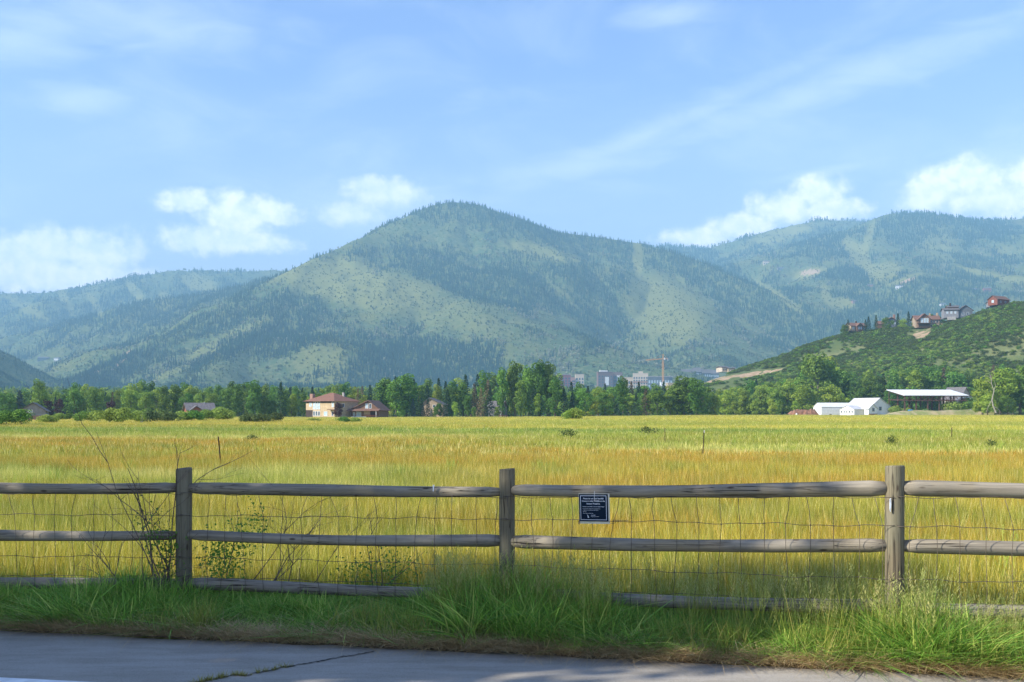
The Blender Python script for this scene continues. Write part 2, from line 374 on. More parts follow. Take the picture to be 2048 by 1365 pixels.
def terrain(x, y):
    """height and the name-index of the ridge that shapes it"""
    base = np.clip(y-430, 0, None)*.030; base = np.where(y > 2600, 65+(y-2600)*.02, base)
    base = base*sstep(430, 700, y)
    h = base.copy(); who = np.full(x.shape, -1); q = 9.0
    near = np.full(x.shape, 1e9)
    for i, (nm, sl, rd, pts) in enumerate(RID):
        dz = {'main': 13, 'farleft': 16, 'farright': 14, 'right': 14, 'backleft': 14, 'nearleft': 4}.get(nm, 0)   # crests carry trees
        W = [(a, b, c-dz) for a, b, c in (wp(*p) for p in pts)]
        best = np.full(x.shape, -1e9)
        for (x0, y0, z0), (x1, y1, z1) in zip(W, W[1:]):
            dx, dy = x1-x0, y1-y0; L2 = dx*dx+dy*dy
            t = np.clip(((x-x0)*dx+(y-y0)*dy)/L2, 0, 1)
            d = np.hypot(x-x0-t*dx, y-y0-t*dy)
            if nm == 'hill': k = 1+.35*(fbm(x/60, y/60, 5, 3)-.5)
            else: k = 1+.5*(fbm(x/420, y/420, 3+i, 3)-.5)*np.clip(d/200, 0, 1)
            near = np.minimum(near, d); best = np.maximum(best, z0+t*(z1-z0)-sl*k*(np.sqrt(d*d+rd*rd)-rd))
        if nm == 'hill': best = base+(best-base)*sstep(440, 580, y-(x-250)*.0)
        upd = best > h
        who = np.where(upd, i, who)
        qq = 4.0 if nm == 'hill' else q
        ad = np.minimum(np.abs(best-h)/qq, 40)
        h = np.maximum(h, best)+qq*np.log1p(np.exp(-ad))-qq*math.log(2)*np.exp(-ad)   # smooth maximum
    rel = np.clip((h-base)/150, 0, 1)
    rv = np.abs(fbm(x/190+3+y/900, y/620, 21, 4)-.5)*2
    h = h+rel*np.clip(near/260, .12, 1)*(np.minimum(rv, .5)-.2)*52*np.clip(y/4000, .2, 1.3)+rel*np.clip(near/200, .1, 1)*(fbm(x/70, y/90, 9, 4)-.5)*22*np.clip(y/3000, .3, 1.3)
    return h, who
NU, NY = 760, 620
uu = np.linspace(-1.0, 1.0, NU); yy = 440*np.exp(np.linspace(0, math.log(7300/440), NY))
U, YY = np.meshgrid(uu, yy); XX = U*YY
Hh, WHO = terrain(XX.ravel(), YY.ravel()); Hh = Hh.reshape(XX.shape); WHO = WHO.reshape(XX.shape)
Hh = Hh-.25*(1-sstep(440, 470, YY))
def px_py(x, y, z): return 1024+x/y*F, HZ-(z-EYE)/y*F
PX, PY = px_py(XX, YY, Hh)
# open ground (ski runs, meadows, balds) and dense timber, as places on the slopes
def ell(px, py, L):
    o = np.zeros_like(px)
    for cx, cy, rx, ry, ang, amt in L:
        c, s = math.cos(R(ang)), math.sin(R(ang)); dx, dy = px-cx, py-cy
        a, b = (dx*c+dy*s)/rx, (-dx*s+dy*c)/ry
        o = o+amt*np.clip(1.25-np.sqrt(a*a+b*b), 0, .5)*2
    return o
OPEN = [(1275, 512, 9, 38, -4, 1.6), (1085, 505, 85, 12, 14, .9), (1330, 615, 85, 60, 20, 1.0), (1560, 595, 60, 6, 33, 1.6), (700, 560, 150, 45, 12, .7), (760, 590, 230, 40, 14, .5), (420, 700, 170, 14, -27, .5), (640, 740, 50, 60, -35, .6),
        (1765, 545, 36, 16, -8, 2.0), (1715, 510, 16, 40, -40, 1.3), (1620, 548, 32, 9, -15, 2.0), (1810, 560, 34, 6, -20, 1.6), (1685, 607, 24, 10, 0, 2.0), (1652, 590, 8, 20, -18, 1.6), (1735, 480, 8, 40, 20, 1.0), (1560, 470, 70, 14, -15, .8), (1600, 455, 25, 8, -10, 1.5), (1870, 480, 40, 50, -30, .5), (2030, 560, 40, 8, 5, .8), (1960, 545, 50, 5, 12, 1.0),
        (400, 568, 35, 16, 20, 1.4), (270, 585, 9, 26, -40, 1.3), (130, 600, 8, 34, -30, 1.2), (60, 620, 60, 10, 30, .8), (190, 610, 8, 30, -30, 1.0), (330, 600, 12, 20, -30, 1.0)]
DENSE = [(960, 440, 140, 40, 8, .9), (900, 530, 110, 60, 25, .7), (1120, 560, 170, 60, 10, .8), (1190, 480, 110, 22, 10, 1.0), (1240, 620, 110, 60, 10, .5), (850, 730, 170, 50, 0, .9), (560, 650, 120, 70, -20, .45), (1400, 540, 120, 40, 25, 1.0), (1560, 640, 130, 60, 25, .7), (1480, 600, 90, 40, 25, .6),
         (250, 615, 200, 25, -12, 1.0), (470, 585, 100, 18, -14, .8), (1820, 460, 50, 45, 30, .9), (1690, 545, 60, 60, 0, .5), (1800, 610, 120, 40, 10, .7), (1640, 480, 60, 22, -10, .8), (1930, 460, 110, 22, 5, .6)]
def cover(px, py, x, y):
    n = fbm(x/160, y/260, 31, 4); n2 = fbm(x/45, y/60, 33, 3)
    return .36+.15*((y < 2300) & (px < 330))+(n-.5)*2.6+(n2-.5)*1.3+ell(px, py, DENSE)*.70-ell(px, py, OPEN)*.85
CV = cover(PX, PY, XX, YY)
OP = np.clip(ell(PX, PY, OPEN), 0, 1)
isH = (WHO == len(RID)-1) & (YY < 1150)
HF = isH.astype(float)*sstep(430, 480, YY)
# rock cut and bare dirt on the near hill
ROCK = np.clip(ell(PX, PY, [(1490, 751, 75, 4, -9, 1.3), (1420, 762, 30, 4, -12, 1.2), (1845, 665, 18, 9, -25, 1.8), (1785, 703, 40, 4, 0, .9), (1700, 735, 30, 12, 20, .6), (1960, 640, 25, 5, -25, .5)])*(YY < 1000)*(np.clip((fbm(XX/7, YY/5, 51, 4)-.36)*5, 0, 1)), 0, 1)
ROCK = np.maximum(ROCK, np.clip(ell(PX, PY, [(240, 725, 22, 3, -42, 1.2), (190, 742, 12, 3, -10, 1.2), (258, 704, 9, 2, -40, 1), (1620, 545, 22, 5, -5, .9), (1815, 562, 18, 3, -20, 1.0)])*(YY > 1500), 0, 1))
V = np.stack([XX, YY, Hh], -1).reshape(-1, 3)
i0 = (np.arange(NY-1)[:, None]*NU+np.arange(NU-1)[None]).ravel()
Fq = np.stack([i0, i0+1, i0+NU+1, i0+NU], 1)
m = bpy.data.materials.new('mountain_slopes'); g = G(NT(m))
P = g.n('ShaderNodeNewGeometry').outputs['Position']
def at(n_): return g.n('ShaderNodeAttribute', attribute_name=n_).outputs['Fac']
na = g.noise(P, .004, 5, .65); nb = g.noise(P, .02, 4, .65); nc = g.noise(P, .07, 3, .7)
c = g.mix(g.mr(na, .35, .65), (.055, .095, .026), (.125, .140, .036))
c = g.mix(g.math('MULTIPLY', g.mr(nb, .4, .65), .7), c, (.065, .115, .050))
c = g.mix(g.math('MULTIPLY', g.mr(nc, .45, .62), .75), c, (.17, .18, .075))
c = g.mix(g.math('MULTIPLY', at('open'), .75), c, (.22, .225, .07))
hc = g.mix(g.mr(g.noise(P, .035, 4), .4, .75), (.10, .135, .045), (.20, .205, .09))
hc = g.mix(g.mr(g.noise(P, .35, 4, .7), .5, .7), hc, (.065, .10, .035))
c = g.mix(at('hill'), c, hc)
rk = g.mix(g.mr(g.noise(P, .3, 5, .7), .35, .65), (.46, .34, .22), (.30, .21, .12))
c = g.mix(g.mr(at('rock'), .25, .6), c, rk)
finish(g, c, .95, nc, .4, 3.0, spec=.1)
hills = link('mountains', mesh('mountains', V, Fq, [m], True, attrs={'open': ('POINT', OP.ravel()), 'hill': ('POINT', HF.ravel()), 'rock': ('POINT', ROCK.ravel())}))
tag(hills, kind='structure')

# ---- timber on the mountains: far-off woods that read as one mass
def conifer_far(nm, m, rg):
    b = MB(); zs = [(.06, .17), (.34, .13), (.6, .085), (1.0, 0)]
    tip = []
    for (z0, r0), (z1, r1) in zip(zs, zs[1:]):
        n = len(b.v); k = 6; ph = rg.uniform(0, 6)
        for i in range(k):
            a = ph+i*6.283/k; r = r0*rg.uniform(.75, 1.2); b.v.append((r*math.cos(a), r*math.sin(a), z0))
        b.v.append((0, 0, min(1, z1+.14)))
        for i in range(k): b.f.append((n+i, n+(i+1) % k, n+k))
    return source(nm, mesh(nm, b.v, b.f, [m]))
def aspen_far(nm, m, rg):
    P_ = []; n = 26
    d = rg.normal(size=(n, 3)); d /= np.linalg.norm(d, axis=1)[:, None]
    P = d*np.array([.17, .17, .40])*rg.uniform(.7, 1.05, (n, 1))+np.array([0, 0, .55])
    N_ = d+rg.normal(size=(n, 3))*.3; N_ /= np.linalg.norm(N_, axis=1)[:, None]
    V_, F_ = leaf_quads(P, N_, .3, rg)
    return source(nm, mesh(nm, V_, F_, [m], attrs={'r': ('FACE', rg.random(n))}))
rg = np.random.default_rng(3)
fm1 = foliage('far_conifer', (.010, .045, .025), (.026, .075, .035), .3, 0, .01)
fm2 = foliage('far_aspen', (.06, .11, .030), (.14, .17, .055), .25, .1, .01)
fm3 = foliage('far_bare_aspen', (.30, .31, .20), (.22, .24, .14), .2, 0, .01)
fc = [conifer_far('a_conifer_%d' % i, fm1, rg) for i in range(4)]+[aspen_far('b_aspen_%d' % i, fm2, rg) for i in range(3)]+[aspen_far('c_bare_%d' % i, fm3, rg) for i in range(2)]
NT_ = int(900000*FOREST)
iu = rng.random(NT_)*(NU-1); iy = rng.uniform(.28, 1, NT_)*(NY-1)
def bil(A, iy, iu):
    a, b = iy.astype(int), iu.astype(int); a = np.minimum(a, NY-2); b = np.minimum(b, NU-2); fa, fb = iy-a, iu-b
    return (A[a, b]*(1-fb)+A[a, b+1]*fb)*(1-fa)+(A[a+1, b]*(1-fb)+A[a+1, b+1]*fb)*fa
x, y, z = bil(XX, iy, iu), bil(YY, iy, iu), bil(Hh, iy, iu)
# view-facing slopes and crests only (the far sides show nothing)
dzdy = (bil(Hh, np.minimum(iy+1.5, NY-1.001), iu)-bil(Hh, np.maximum(iy-1.5, 0), iu))/(bil(YY, np.minimum(iy+1.5, NY-1.001), iu)-bil(YY, np.maximum(iy-1.5, 0), iu))
face = dzdy-(z-EYE)/y
px, py = px_py(x, y, z)
cv = cover(px, py, x, y)
keep = (face > -.06) & (y > 1350) & (px > -150) & (px < 2200) & (z > 60+.02*(y-2600)) & (py < 815)
pr = np.clip(cv, 0.16, 1)*np.clip((3600/y)**.0, 0, 1)
keep &= rng.random(NT_) < pr
x, y, z, cv, px, py = (a[keep] for a in (x, y, z, cv, px, py))
n = len(x); print('forest', n)
nz = fbm(x/110, y/200, 71, 3)
lowpart = sstep(560, 700, py)
pc = np.clip(.5+(cv-.45)*1.5-(.35*lowpart)*(px > 1000)+ell(px, py, DENSE)*.25, .08, .97)
kind = np.where(rng.random(n) < pc, rng.integers(0, 4, n), np.where(nz > .52, rng.integers(7, 9, n), rng.integers(4, 7, n)))
hgt = np.where(kind < 4, 6+17*rng.random(n)**1.3, rng.uniform(5, 14, n))*np.clip(y/4200, .85, 1.5)
lowl = (y < 2350) & (px < 330); kind = np.where(lowl, kind % 4, kind); hgt = np.where(lowl, rng.uniform(2.5, 6, n), hgt)
bsh = (cv < .2) & ~lowl; kind = np.where(bsh & (rng.random(n) < .85), rng.integers(4, 7, n), kind); hgt = np.where(bsh, hgt*.5, hgt)
wd = hgt*np.where(lowl | bsh, 1.6, 1)*np.where(kind < 4, .8, rng.uniform(.9, 1.3, n))
scatter('mountain_forest', np.stack([x, y, z-.5], 1), np.stack([0*x, 0*x, rng.uniform(0, 6.28, n)], 1), np.stack([wd, wd, hgt], 1), fc, kind,
        'far conifer and aspen forest covering the mountain slopes', 'forest')

# ---- haze
if HAZE > 0:
    hb = MB().box(-8000, 8000, -150, 7400, -3, 1290)
    m = bpy.data.materials.new('haze'); g = G(NT(m)); pv = g.n('ShaderNodeVolumePrincipled'); pv.inputs['Color'].default_value = HAZE_C+(1,)
    pv.inputs['Density'].default_value = HAZE; pv.inputs['Anisotropy'].default_value = 0.0
    o = g.n('ShaderNodeOutputMaterial'); g.l(pv.outputs[0], o.inputs['Volume'])
    tag(hb.build('haze', m), kind='stuff', label='thin blue haze filling the valley air', cat='haze')
# ==================================================================== MEADOW
FENCE = [(-5.75, 8.75), (-2.84, 8.62), (-.04, 8.1), (2.71, 7.05), (5.6, 6.75)]
def fence_y(x): return np.interp(x, [p[0] for p in FENCE], [p[1] for p in FENCE])
def edge_y(x): return 6.91-.19*x                       # where the asphalt ends
def row(py): return 1.35*F/(py-HZ)                     # distance of meadow bands
def meadow_colour(g, root=False):
    P = g.n('ShaderNodeNewGeometry').outputs['Position']
    s = g.n('ShaderNodeSeparateXYZ'); g.l(P, s.inputs[0]); X, Y, _ = s.outputs
    inv = g.math('DIVIDE', 8.0, g.math('MAXIMUM', Y, 5.0))
    # the bands wander: perturb the distance coordinate by stretched noise
    lg = g.math('LOGARITHM', g.math('MAXIMUM', Y, 5.0), 2.718)
    cmb = g.n('ShaderNodeCombineXYZ'); g.l(g.math('DIVIDE', X, g.math('MAXIMUM', Y, 5.0)), cmb.inputs[0]); g.l(lg, cmb.inputs[1])
    n1 = g.noise(cmb.outputs[0], 3.0, 4, .6, sc=(1, 2.2, 1)); n2 = g.noise(P, .55, 4, .65); n3 = g.noise(cmb.outputs[0], 9.0, 4, .65, sc=(.8, 4.0, 1))
    q = g.math('MULTIPLY', inv, g.mr(n1, .2, .8, .78, 1.25, False))
    q = g.math('SUBTRACT', q, g.math('MULTIPLY', g.math('MULTIPLY', inv, g.math('DIVIDE', X, g.math('MAXIMUM', Y, 5.0))), .12))
    q = g.math('POWER', g.math('MINIMUM', q, 1.0), .45)
    def st(L): return sorted([(min(1, (8.0/row(p))**.45), c) for p, c in L], key=lambda t: t[0])
    GR, YG, GO, OR, PL, OL, YE = (.12, .26, .035), (.34, .38, .05), (.55, .42, .050), (.55, .315, .034), (.68, .63, .20), (.33, .31, .045), (.66, .56, .085)
    Lr = g.ramp(q, st([(829, YG), (838, YE), (849, GO), (857, GR), (866, YG), (872, PL), (880, OR), (892, OL), (898, OR), (903, YG), (910, OR), (925, OR), (934, YG), (943, PL), (958, YG), (990, GO), (1035, OL), (1070, YE), (1110, GO), (1160, YG), (1250, YG)]))
    Rr = g.ramp(q, st([(829, YG), (838, YE), (846, YG), (852, YE), (858, GR), (866, YG), (874, OL), (884, YG), (892, PL), (899, OR), (915, OR), (935, GO), (942, OR), (965, OR), (985, GO), (1005, OL), (1030, OR), (1060, GO), (1100, GO), (1135, OL), (1180, OL)]))
    u = g.math('DIVIDE', X, g.math('MAXIMUM', Y, 5.0))
    col = g.mix(g.mr(g.math('ADD', u, g.math('MULTIPLY', g.math('SUBTRACT', n3, .5), .5)), -.20, .12), Lr, Rr)
    col = g.mix(g.math('MULTIPLY', g.mr(n3, .45, .64), .7), col, (.46, .50, .08))
    col = g.mix(g.math('MULTIPLY', g.mr(n3, .52, .30), .45), col, (.40, .22, .02))
    col = g.mix(g.math('MULTIPLY', g.mr(n2, .50, .64), .6), col, (.14, .25, .03))
    return col
m = bpy.data.materials.new('meadow_soil'); g = G(NT(m)); c = meadow_colour(g)
c = g.mix(.45, c, (.16, .15, .04)); finish(g, c, .95, spec=.05)
gx = np.concatenate([-np.geomspace(700, 20, 18), np.linspace(-18, 18, 25), np.geomspace(20, 700, 18)])
gy = np.concatenate([np.linspace(-80, 8, 12), np.geomspace(9, 470, 90)])
GX, GY = np.meshgrid(gx, gy)
def gz(x, y): return -.03+(fbm(x/14, y/9, 81, 3)-.5)*.34*sstep(14, 60, y)+.6*sstep(140, 330, y)*sstep(-.05, .25, x/np.maximum(y, 1))*sstep(460, 440, y)
GZ = gz(GX, GY); ny, nx = GX.shape
i0 = (np.arange(ny-1)[:, None]*nx+np.arange(nx-1)[None]).ravel()
tag(link('meadow_ground', mesh('meadow_ground', np.stack([GX, GY, GZ], -1).reshape(-1, 3), np.stack([i0, i0+1, i0+nx+1, i0+nx], 1), [m], True)), kind='structure')

def blade_tuft(nm, mats, rg, n, rad, h0, h1, wid, lean, seg=3, droop=.5, seed=0.0, spread=0.0):
    """grass blades as tapering bent ribbons; optional seed heads (second material)"""
    V = []; Fc = []; mi = []; at = []
    for i in range(n):
        a = rg.uniform(0, 6.283); r = rad*math.sqrt(rg.random()); x, y = r*math.cos(a), r*math.sin(a)
        h = rg.uniform(h0, h1); da = a+rg.normal()*1.2 if spread else rg.uniform(0, 6.283)
        ln = abs(rg.normal())*lean+lean*.3+spread*rg.random(); dr = droop*rg.uniform(.4, 1.4)
        fa = rg.uniform(0, 6.283); wx_, wy_ = math.cos(fa), math.sin(fa); w = wid*rg.uniform(.6, 1.3); b0 = len(V); rr = rg.random()
        for k in range(seg+1):
            t = k/seg; off = ln*h*(t+dr*t*t); z = h*(t-.35*dr*min(1, ln*2)*t*t)
            ww = w*(1-t)**.6 if k < seg else w*.08
            cx, cy = x+off*math.cos(da), y+off*math.sin(da)
            V += [(cx-wx_*ww/2, cy-wy_*ww/2, z), (cx+wx_*ww/2, cy+wy_*ww/2, z)]
        for k in range(seg):
            q = b0+2*k; Fc.append((q, q+1, q+3, q+2)); mi.append(0); at.append(rr)
        if rg.random() < seed:      # seed head: short spikelets up the last quarter of the stem
            tx, ty, tz = V[-1]
            for j in range(9):
                s = .011*rg.uniform(.8, 1.4); zz = tz-(.2*h)*j/9+.02; aa = rg.uniform(0, 6.283); ox, oy = .008*math.cos(aa)*(1+j*.12), .008*math.sin(aa)*(1+j*.12)
                q = len(V); V += [(tx+ox*.3, ty+oy*.3, zz), (tx+ox-.0022, ty+oy, zz+s*.9), (tx+ox*1.9, ty+oy*1.9, zz+s*1.9), (tx+ox+.0026, ty+oy+.002, zz+s*.7)]
                Fc.append((q, q+1, q+2, q+3)); mi.append(1 if len(mats) > 1 else 0); at.append(rr)
    return source(nm, mesh(nm, V, np.array(Fc), mats, False, attrs={'r': ('FACE', np.array(at))}, mi=mi))
def grass_mat(nm, colf, c_alt, c_alt2, trans=.35, val=1.0, root=None):
    m = bpy.data.materials.new(nm); g = G(NT(m)); col = colf(g) if callable(colf) else None
    a = g.n('ShaderNodeAttribute', attribute_name='r').outputs['Fac']
    base = col if col is not None else colf
    c = g.mix(g.mr(a, .0, .42, .85, 0), base, c_alt); c = g.mix(g.mr(a, .72, 1, 0, .8), c, c_alt2)
    if root:
        sp = g.n('ShaderNodeSeparateXYZ'); g.l(g.n('ShaderNodeTexCoord').outputs['Object'], sp.inputs[0]); c = g.mix(g.mr(sp.outputs[2], .02, .20, .85, 0), c, root)
    r = g.n('ShaderNodeObjectInfo').outputs['Random']; hs = g.n('ShaderNodeHueSaturation'); g.l(c, hs.inputs['Color'])
    g.l(g.mr(r, 0, 1, .8*val, 1.2*val, False), hs.inputs['Value'])
    finish(g, hs.outputs[0], .6, trans=trans, spec=.2); return m
rg = np.random.default_rng(11)
mg = grass_mat('meadow_grass', meadow_colour, (.13, .20, .03), (.88, .76, .34))
near = [blade_tuft('mt%d' % i, [mg], rg, 44, .17, .20, .46, .0050, .16, 3, .5) for i in range(5)]
far = [blade_tuft('ft%d' % i, [mg], rg, 46, .45, .22, .42, .022, .2, 2, .5) for i in range(4)]
def zone(y0, y1, dens, margin=.62):
    A = margin*2*(y1*y1-y0*y0)/2*1.0; n = int(A*dens)
    y = np.sqrt(rng.uniform(y0*y0, y1*y1, n)); x = rng.uniform(-margin, margin, n)*y; return x, y
PT = []; SC = []; IX = []
for y0, y1, dn, s0, s1, far_ in ((8.0, 16, 46, .8, 1.25, 0), (16, 34, 26, .85, 1.35, 0), (34, 80, 3.2, .8, 1.2, 1), (80, 180, 1.1, 1.0, 1.5, 1), (180, 345, .32, 1.3, 2.2, 1)):
    x, y = zone(y0, y1, dn*GRASS)
    k = (y > fence_y(x)+.35+.3*rng.random(len(x))); x, y = x[k], y[k]
    hk = .75+.55*fbm(x/6, y/3, 91, 3)
    if far_: hk = hk*1.0
    s = rng.uniform(s0, s1, len(x)); PT.append(np.stack([x, y, gz(x, y)-.01], 1)); SC.append(np.stack([s, s, s**.3*hk*(1 if y0 < 180 else 1.0)], 1))
    IX.append(rng.integers(0, 4, len(x))+(5 if far_ else 0))
PT, SC, IX = np.concatenate(PT), np.concatenate(SC), np.concatenate(IX)
print('meadow tufts', len(PT))
scatter('meadow_grass', PT, np.stack([rng.normal(size=len(PT))*.05, rng.normal(size=len(PT))*.05, rng.uniform(0, 6.28, len(PT))], 1), SC, near+far, IX,
        'golden and green hay meadow grass filling the wide field', 'grass')
# taller green weeds in the field
mw = grass_mat('pale_weed', (.30, .42, .07), (.20, .34, .05), (.50, .52, .12))
wd_ = [blade_tuft('wd%d' % i, [mw, mw], rg, 26, .10, .25, .52, .013, .22, 3, .6, .4) for i in range(3)]
n = 260; y = rng.uniform(9.5, 90, n)**1.0; x = rng.uniform(-.56, .56, n)*y; k = fbm(x/5, y/5, 101, 2)+.15*(x/y > .1) > .55; x, y = x[k], y[k]
scatter('meadow_weeds', np.stack([x, y, gz(x, y)], 1), np.stack([0*x, 0*x, rng.uniform(0, 6.28, len(x))], 1), rng.uniform(.7, 1.25, len(x)), wd_, None, 'pale green weeds standing up through the meadow grass', 'weeds')

# ==================================================================== PATH AND VERGE
m = bpy.data.materials.new('asphalt'); g = G(NT(m)); P = g.n('ShaderNodeNewGeometry').outputs['Position']
nf = g.noise(P, 160, 3, .7); nm_ = g.noise(P, 3.0, 5, .6, sc=(.5, 2.5, 1)); nl = g.noise(P, 14, 4, .6, sc=(.4, 1.6, 1))
c = g.mix(g.mr(nm_, .3, .7), (.255, .228, .182), (.335, .305, .255)); c = g.mix(g.math('MULTIPLY', g.mr(nl, .55, .75), .35), c, (.40, .37, .32))
c = g.mix(g.math('MULTIPLY', g.mr(nf, .5, .72), .6), c, (.36, .35, .33)); c = g.mix(g.math('MULTIPLY', g.mr(nf, .48, .3), .6), c, (.06, .06, .06))
finish(g, c, .85, nf, .35, .004, spec=.3)
xs = np.linspace(-30, 30, 241); e = edge_y(xs)+.02*np.sin(xs*3.1)+(fbm(xs*2.2, xs*0, 3, 3)-.5)*.10
V_ = [(x, y, .004) for x, y in zip(xs, e)]+[(x, y-3.2, .004) for x, y in zip(xs, edge_y(xs))]+[(x, y+.015, -.03) for x, y in zip(xs, e)]
Nn_ = len(xs); Fc_ = [(i, i+Nn_, i+1+Nn_, i+1) for i in range(Nn_-1)]+[(i, i+1, i+1+2*Nn_, i+2*Nn_) for i in range(Nn_-1)]
tag(link('path', mesh('path', V_, Fc_, [m])), kind='structure')
pm = simple('line_paint', (.80, .80, .78), (.62, .62, .60), 9, .6, detail=6, coord='Position')
xs = np.linspace(-14, -2.45, 60); lw = .10
V_ = [(x, edge_y(x)-1.235+.012*math.sin(x*2), .009) for x in xs]+[(x, edge_y(x)-1.235-lw, .009) for x in xs]
tag(link('path_edge_line', mesh('path_edge_line', V_, [(i, i+60, i+61, i+1) for i in range(59)], [pm])), kind='structure')
# crack across the asphalt
cp = [wp(330, 1375, 1), ]
ck = [(385, 1366), (430, 1357), (470, 1350), (500, 1348), (540, 1341), (570, 1334), (610, 1328), (640, 1322), (680, 1315), (710, 1310), (745, 1303)]
cw = []
for i, (px_, py_) in enumerate(ck):
    d = (EYE-.008)*F/(py_-HZ); x0, y0, _ = wp(px_, py_, d); cw.append((x0+.01*math.sin(i*2.1), y0))
pts = []
for (a, b), (c_, d_) in zip(cw, cw[1:]):
    for t in np.linspace(0, 1, 7)[:-1]: pts.append((a+(c_-a)*t+rng.normal()*.006, b+(d_-b)*t+rng.normal()*.010))
pts.append(cw[-1]); V_ = []
for i, (x0, y0) in enumerate(pts):
    wdt = .006+.008*rng.random(); V_ += [(x0, y0-wdt, .009), (x0, y0+wdt, .009)]
km = simple('crack_dark', (.012, .012, .012), (.03, .028, .02), 20)  # flat strip; the groove's shade is put into its near-black colour
tag(link('path_crack', mesh('path_crack', V_, [(2*i, 2*i+2, 2*i+3, 2*i+1) for i in range(len(pts)-1)], [km])), kind='structure')
vm = grass_mat('verge_green', (.22, .41, .055), (.07, .19, .028), (.60, .64, .16), .35, root=(.30, .25, .08))
sm = grass_mat('seed_straw', (.38, .40, .12), (.24, .32, .08), (.55, .48, .2), .4)
dm = grass_mat('thatch', (.50, .36, .17), (.20, .13, .06), (.68, .54, .30), .2)
ymx = grass_mat('verge_yellow', (.26, .30, .05), (.12, .22, .03), (.45, .38, .12), .35)
ct = [blade_tuft('ck%d' % i, [vm], rg, 14, .02, .02, .05, .004, .5, 2) for i in range(2)]
k = rng.integers(0, len(pts)*55//100, 46); cx = np.array([pts[i][0] for i in k])+rng.normal(size=46)*.004; cy = np.array([pts[i][1] for i in k])
scatter('crack_grass', np.stack([cx, cy, 0*cx+.004], 1), np.stack([0*cx, 0*cx, rng.uniform(0, 6.28, 46)], 1), rng.uniform(.5, 1.1, 46), ct, None, 'short green grass sprouting along the crack in the path', 'grass')
# soil under the verge, slightly heaped
vs = simple('verge_soil', (.10, .065, .035), (.05, .045, .02), 5, .95, coord='Position', bump=.6)
xs = np.linspace(-9, 9, 120); V_ = []
for k_, (f, z) in enumerate(((0.005, .006), (.12, .035), (.35, .05), (.8, .05), (1.3, .03), (1.8, -.05))):
    for x in xs:
        y0 = float(edge_y(x)); y1 = float(fence_y(x)); t = f/1.3; V_.append((x, y0+(y1-y0+.3)*t+ (0 if k_ else -.01+.03*math.sin(x*9)), z+.02*(fbm(np.array(x*3.), np.array(f*3.), 4, 2)-.5)))
Fc_ = [(k_*120+i, k_*120+i+1, k_*120+i+121, k_*120+i+120) for k_ in range(5) for i in range(119)]
tag(link('verge_ground', mesh('verge_ground', V_, Fc_, [vs], True)), kind='structure')
tall = [blade_tuft('tg%d' % i, [vm, sm], rg, 22, .09, .16, .50, .0100, .22, 5, .8, .03) for i in range(4)]
arch = [blade_tuft('ar%d' % i, [vm, sm], rg, 26, .06, .26, .50, .0125, .36, 6, 1.0, .0, .20) for i in range(4)]
seedy = [blade_tuft('sd%d' % i, [ymx, sm], rg, 16, .09, .35, .62, .0055, .16, 5, .6, .75) for i in range(3)]
yel = [blade_tuft('yl%d' % i, [ymx, sm], rg, 22, .09, .12, .34, .007, .3, 4, .9) for i in range(3)]
dead = [blade_tuft('de%d' % i, [dm], rg, 30, .08, .08, .22, .007, .55, 4, 1.4, 0, .35) for i in range(4)]
VP, VR, VS, VI = [], [], [], []
src = tall+arch+seedy+yel+dead     # 0-3,4-7,8-10,11-13,14-17
def put(x, y, z, i, s, sz=None):
    n = len(x); VP.append(np.stack([x, y, 0*x+z], 1)); VR.append(np.stack([rng.normal(size=n)*.09, rng.normal(size=n)*.09, rng.uniform(0, 6.28, n)], 1))
    VS.append(np.stack([s, s, s if sz is None else sz], 1)); VI.append(i)
def vpts(n, f0, f1, x0=-5.2, x1=5.0):
    x = rng.uniform(x0, x1, n); f = rng.uniform(f0, f1, n); y = edge_y(x)+(fence_y(x)-edge_y(x))*f; return x, y, f
HT = lambda x: (.55+.75*fbm(x*2.6, x*0+3, 17, 3))*np.interp(x, [-5, -3.9, -3.2, -2.6, -1.6, -.9, -.35, .2, .8, 1.5, 2.2, 2.8, 3.6, 5], [.46, .50, .80, .44, .36, .38, 1.0, 1.1, .52, .36, .48, .95, .52, .55])
x, y, f = vpts(int(3000*GRASS), .07, 1.1); s = rng.uniform(.7, 1.1, len(x)); put(x, y, .02, rng.integers(0, 4, len(x)), s, s*HT(x)*(.6+.7*fbm(x*4, y*4, 19, 2))*np.clip(.45+f*1.1, .45, 1.1))
x, y, f = vpts(int(1100*GRASS), .14, .95); cl = fbm(x*1.6, y*1.6, 61, 2)+.35*np.exp(-((x-.1)/.45)**2)+.22*np.exp(-((x+3.7)/.6)**2)+.15*(x > 2.2); k = cl > .55; x, y, f = x[k], y[k], f[k]; s = rng.uniform(.7, 1.15, len(x)); put(x, y, .02, rng.integers(4, 8, len(x)), s, s*HT(x))
x, y, f = vpts(420, .25, 1.05, .9, 5.0); k = rng.random(len(x)) < np.interp(x, [.9, 2, 2.6, 4.5], [.12, .25, .9, 1]); x, y = x[k], y[k]; s = rng.uniform(.6, 1.0, len(x))*np.where(x > 3, .7, 1); put(x, y, .02, rng.integers(8, 11, len(x)), s)
x, y, f = vpts(70, .4, 1.05, -.6, .7); s = rng.uniform(.8, 1.05, len(x)); put(x, y, .02, rng.integers(8, 11, len(x)), s)
x, y, f = vpts(520, .05, .5); k = fbm(x*2, y*2, 66, 2)+.12*(x > 1) > .5; x, y = x[k], y[k]; s = rng.uniform(.6, 1.1, len(x)); put(x, y, .01, rng.integers(11, 14, len(x)), s)
x, y, f = vpts(2300, .03, .15); s = rng.uniform(.3, .8, len(x)); put(x, y+.0, .01, rng.integers(14, 18, len(x)), s)
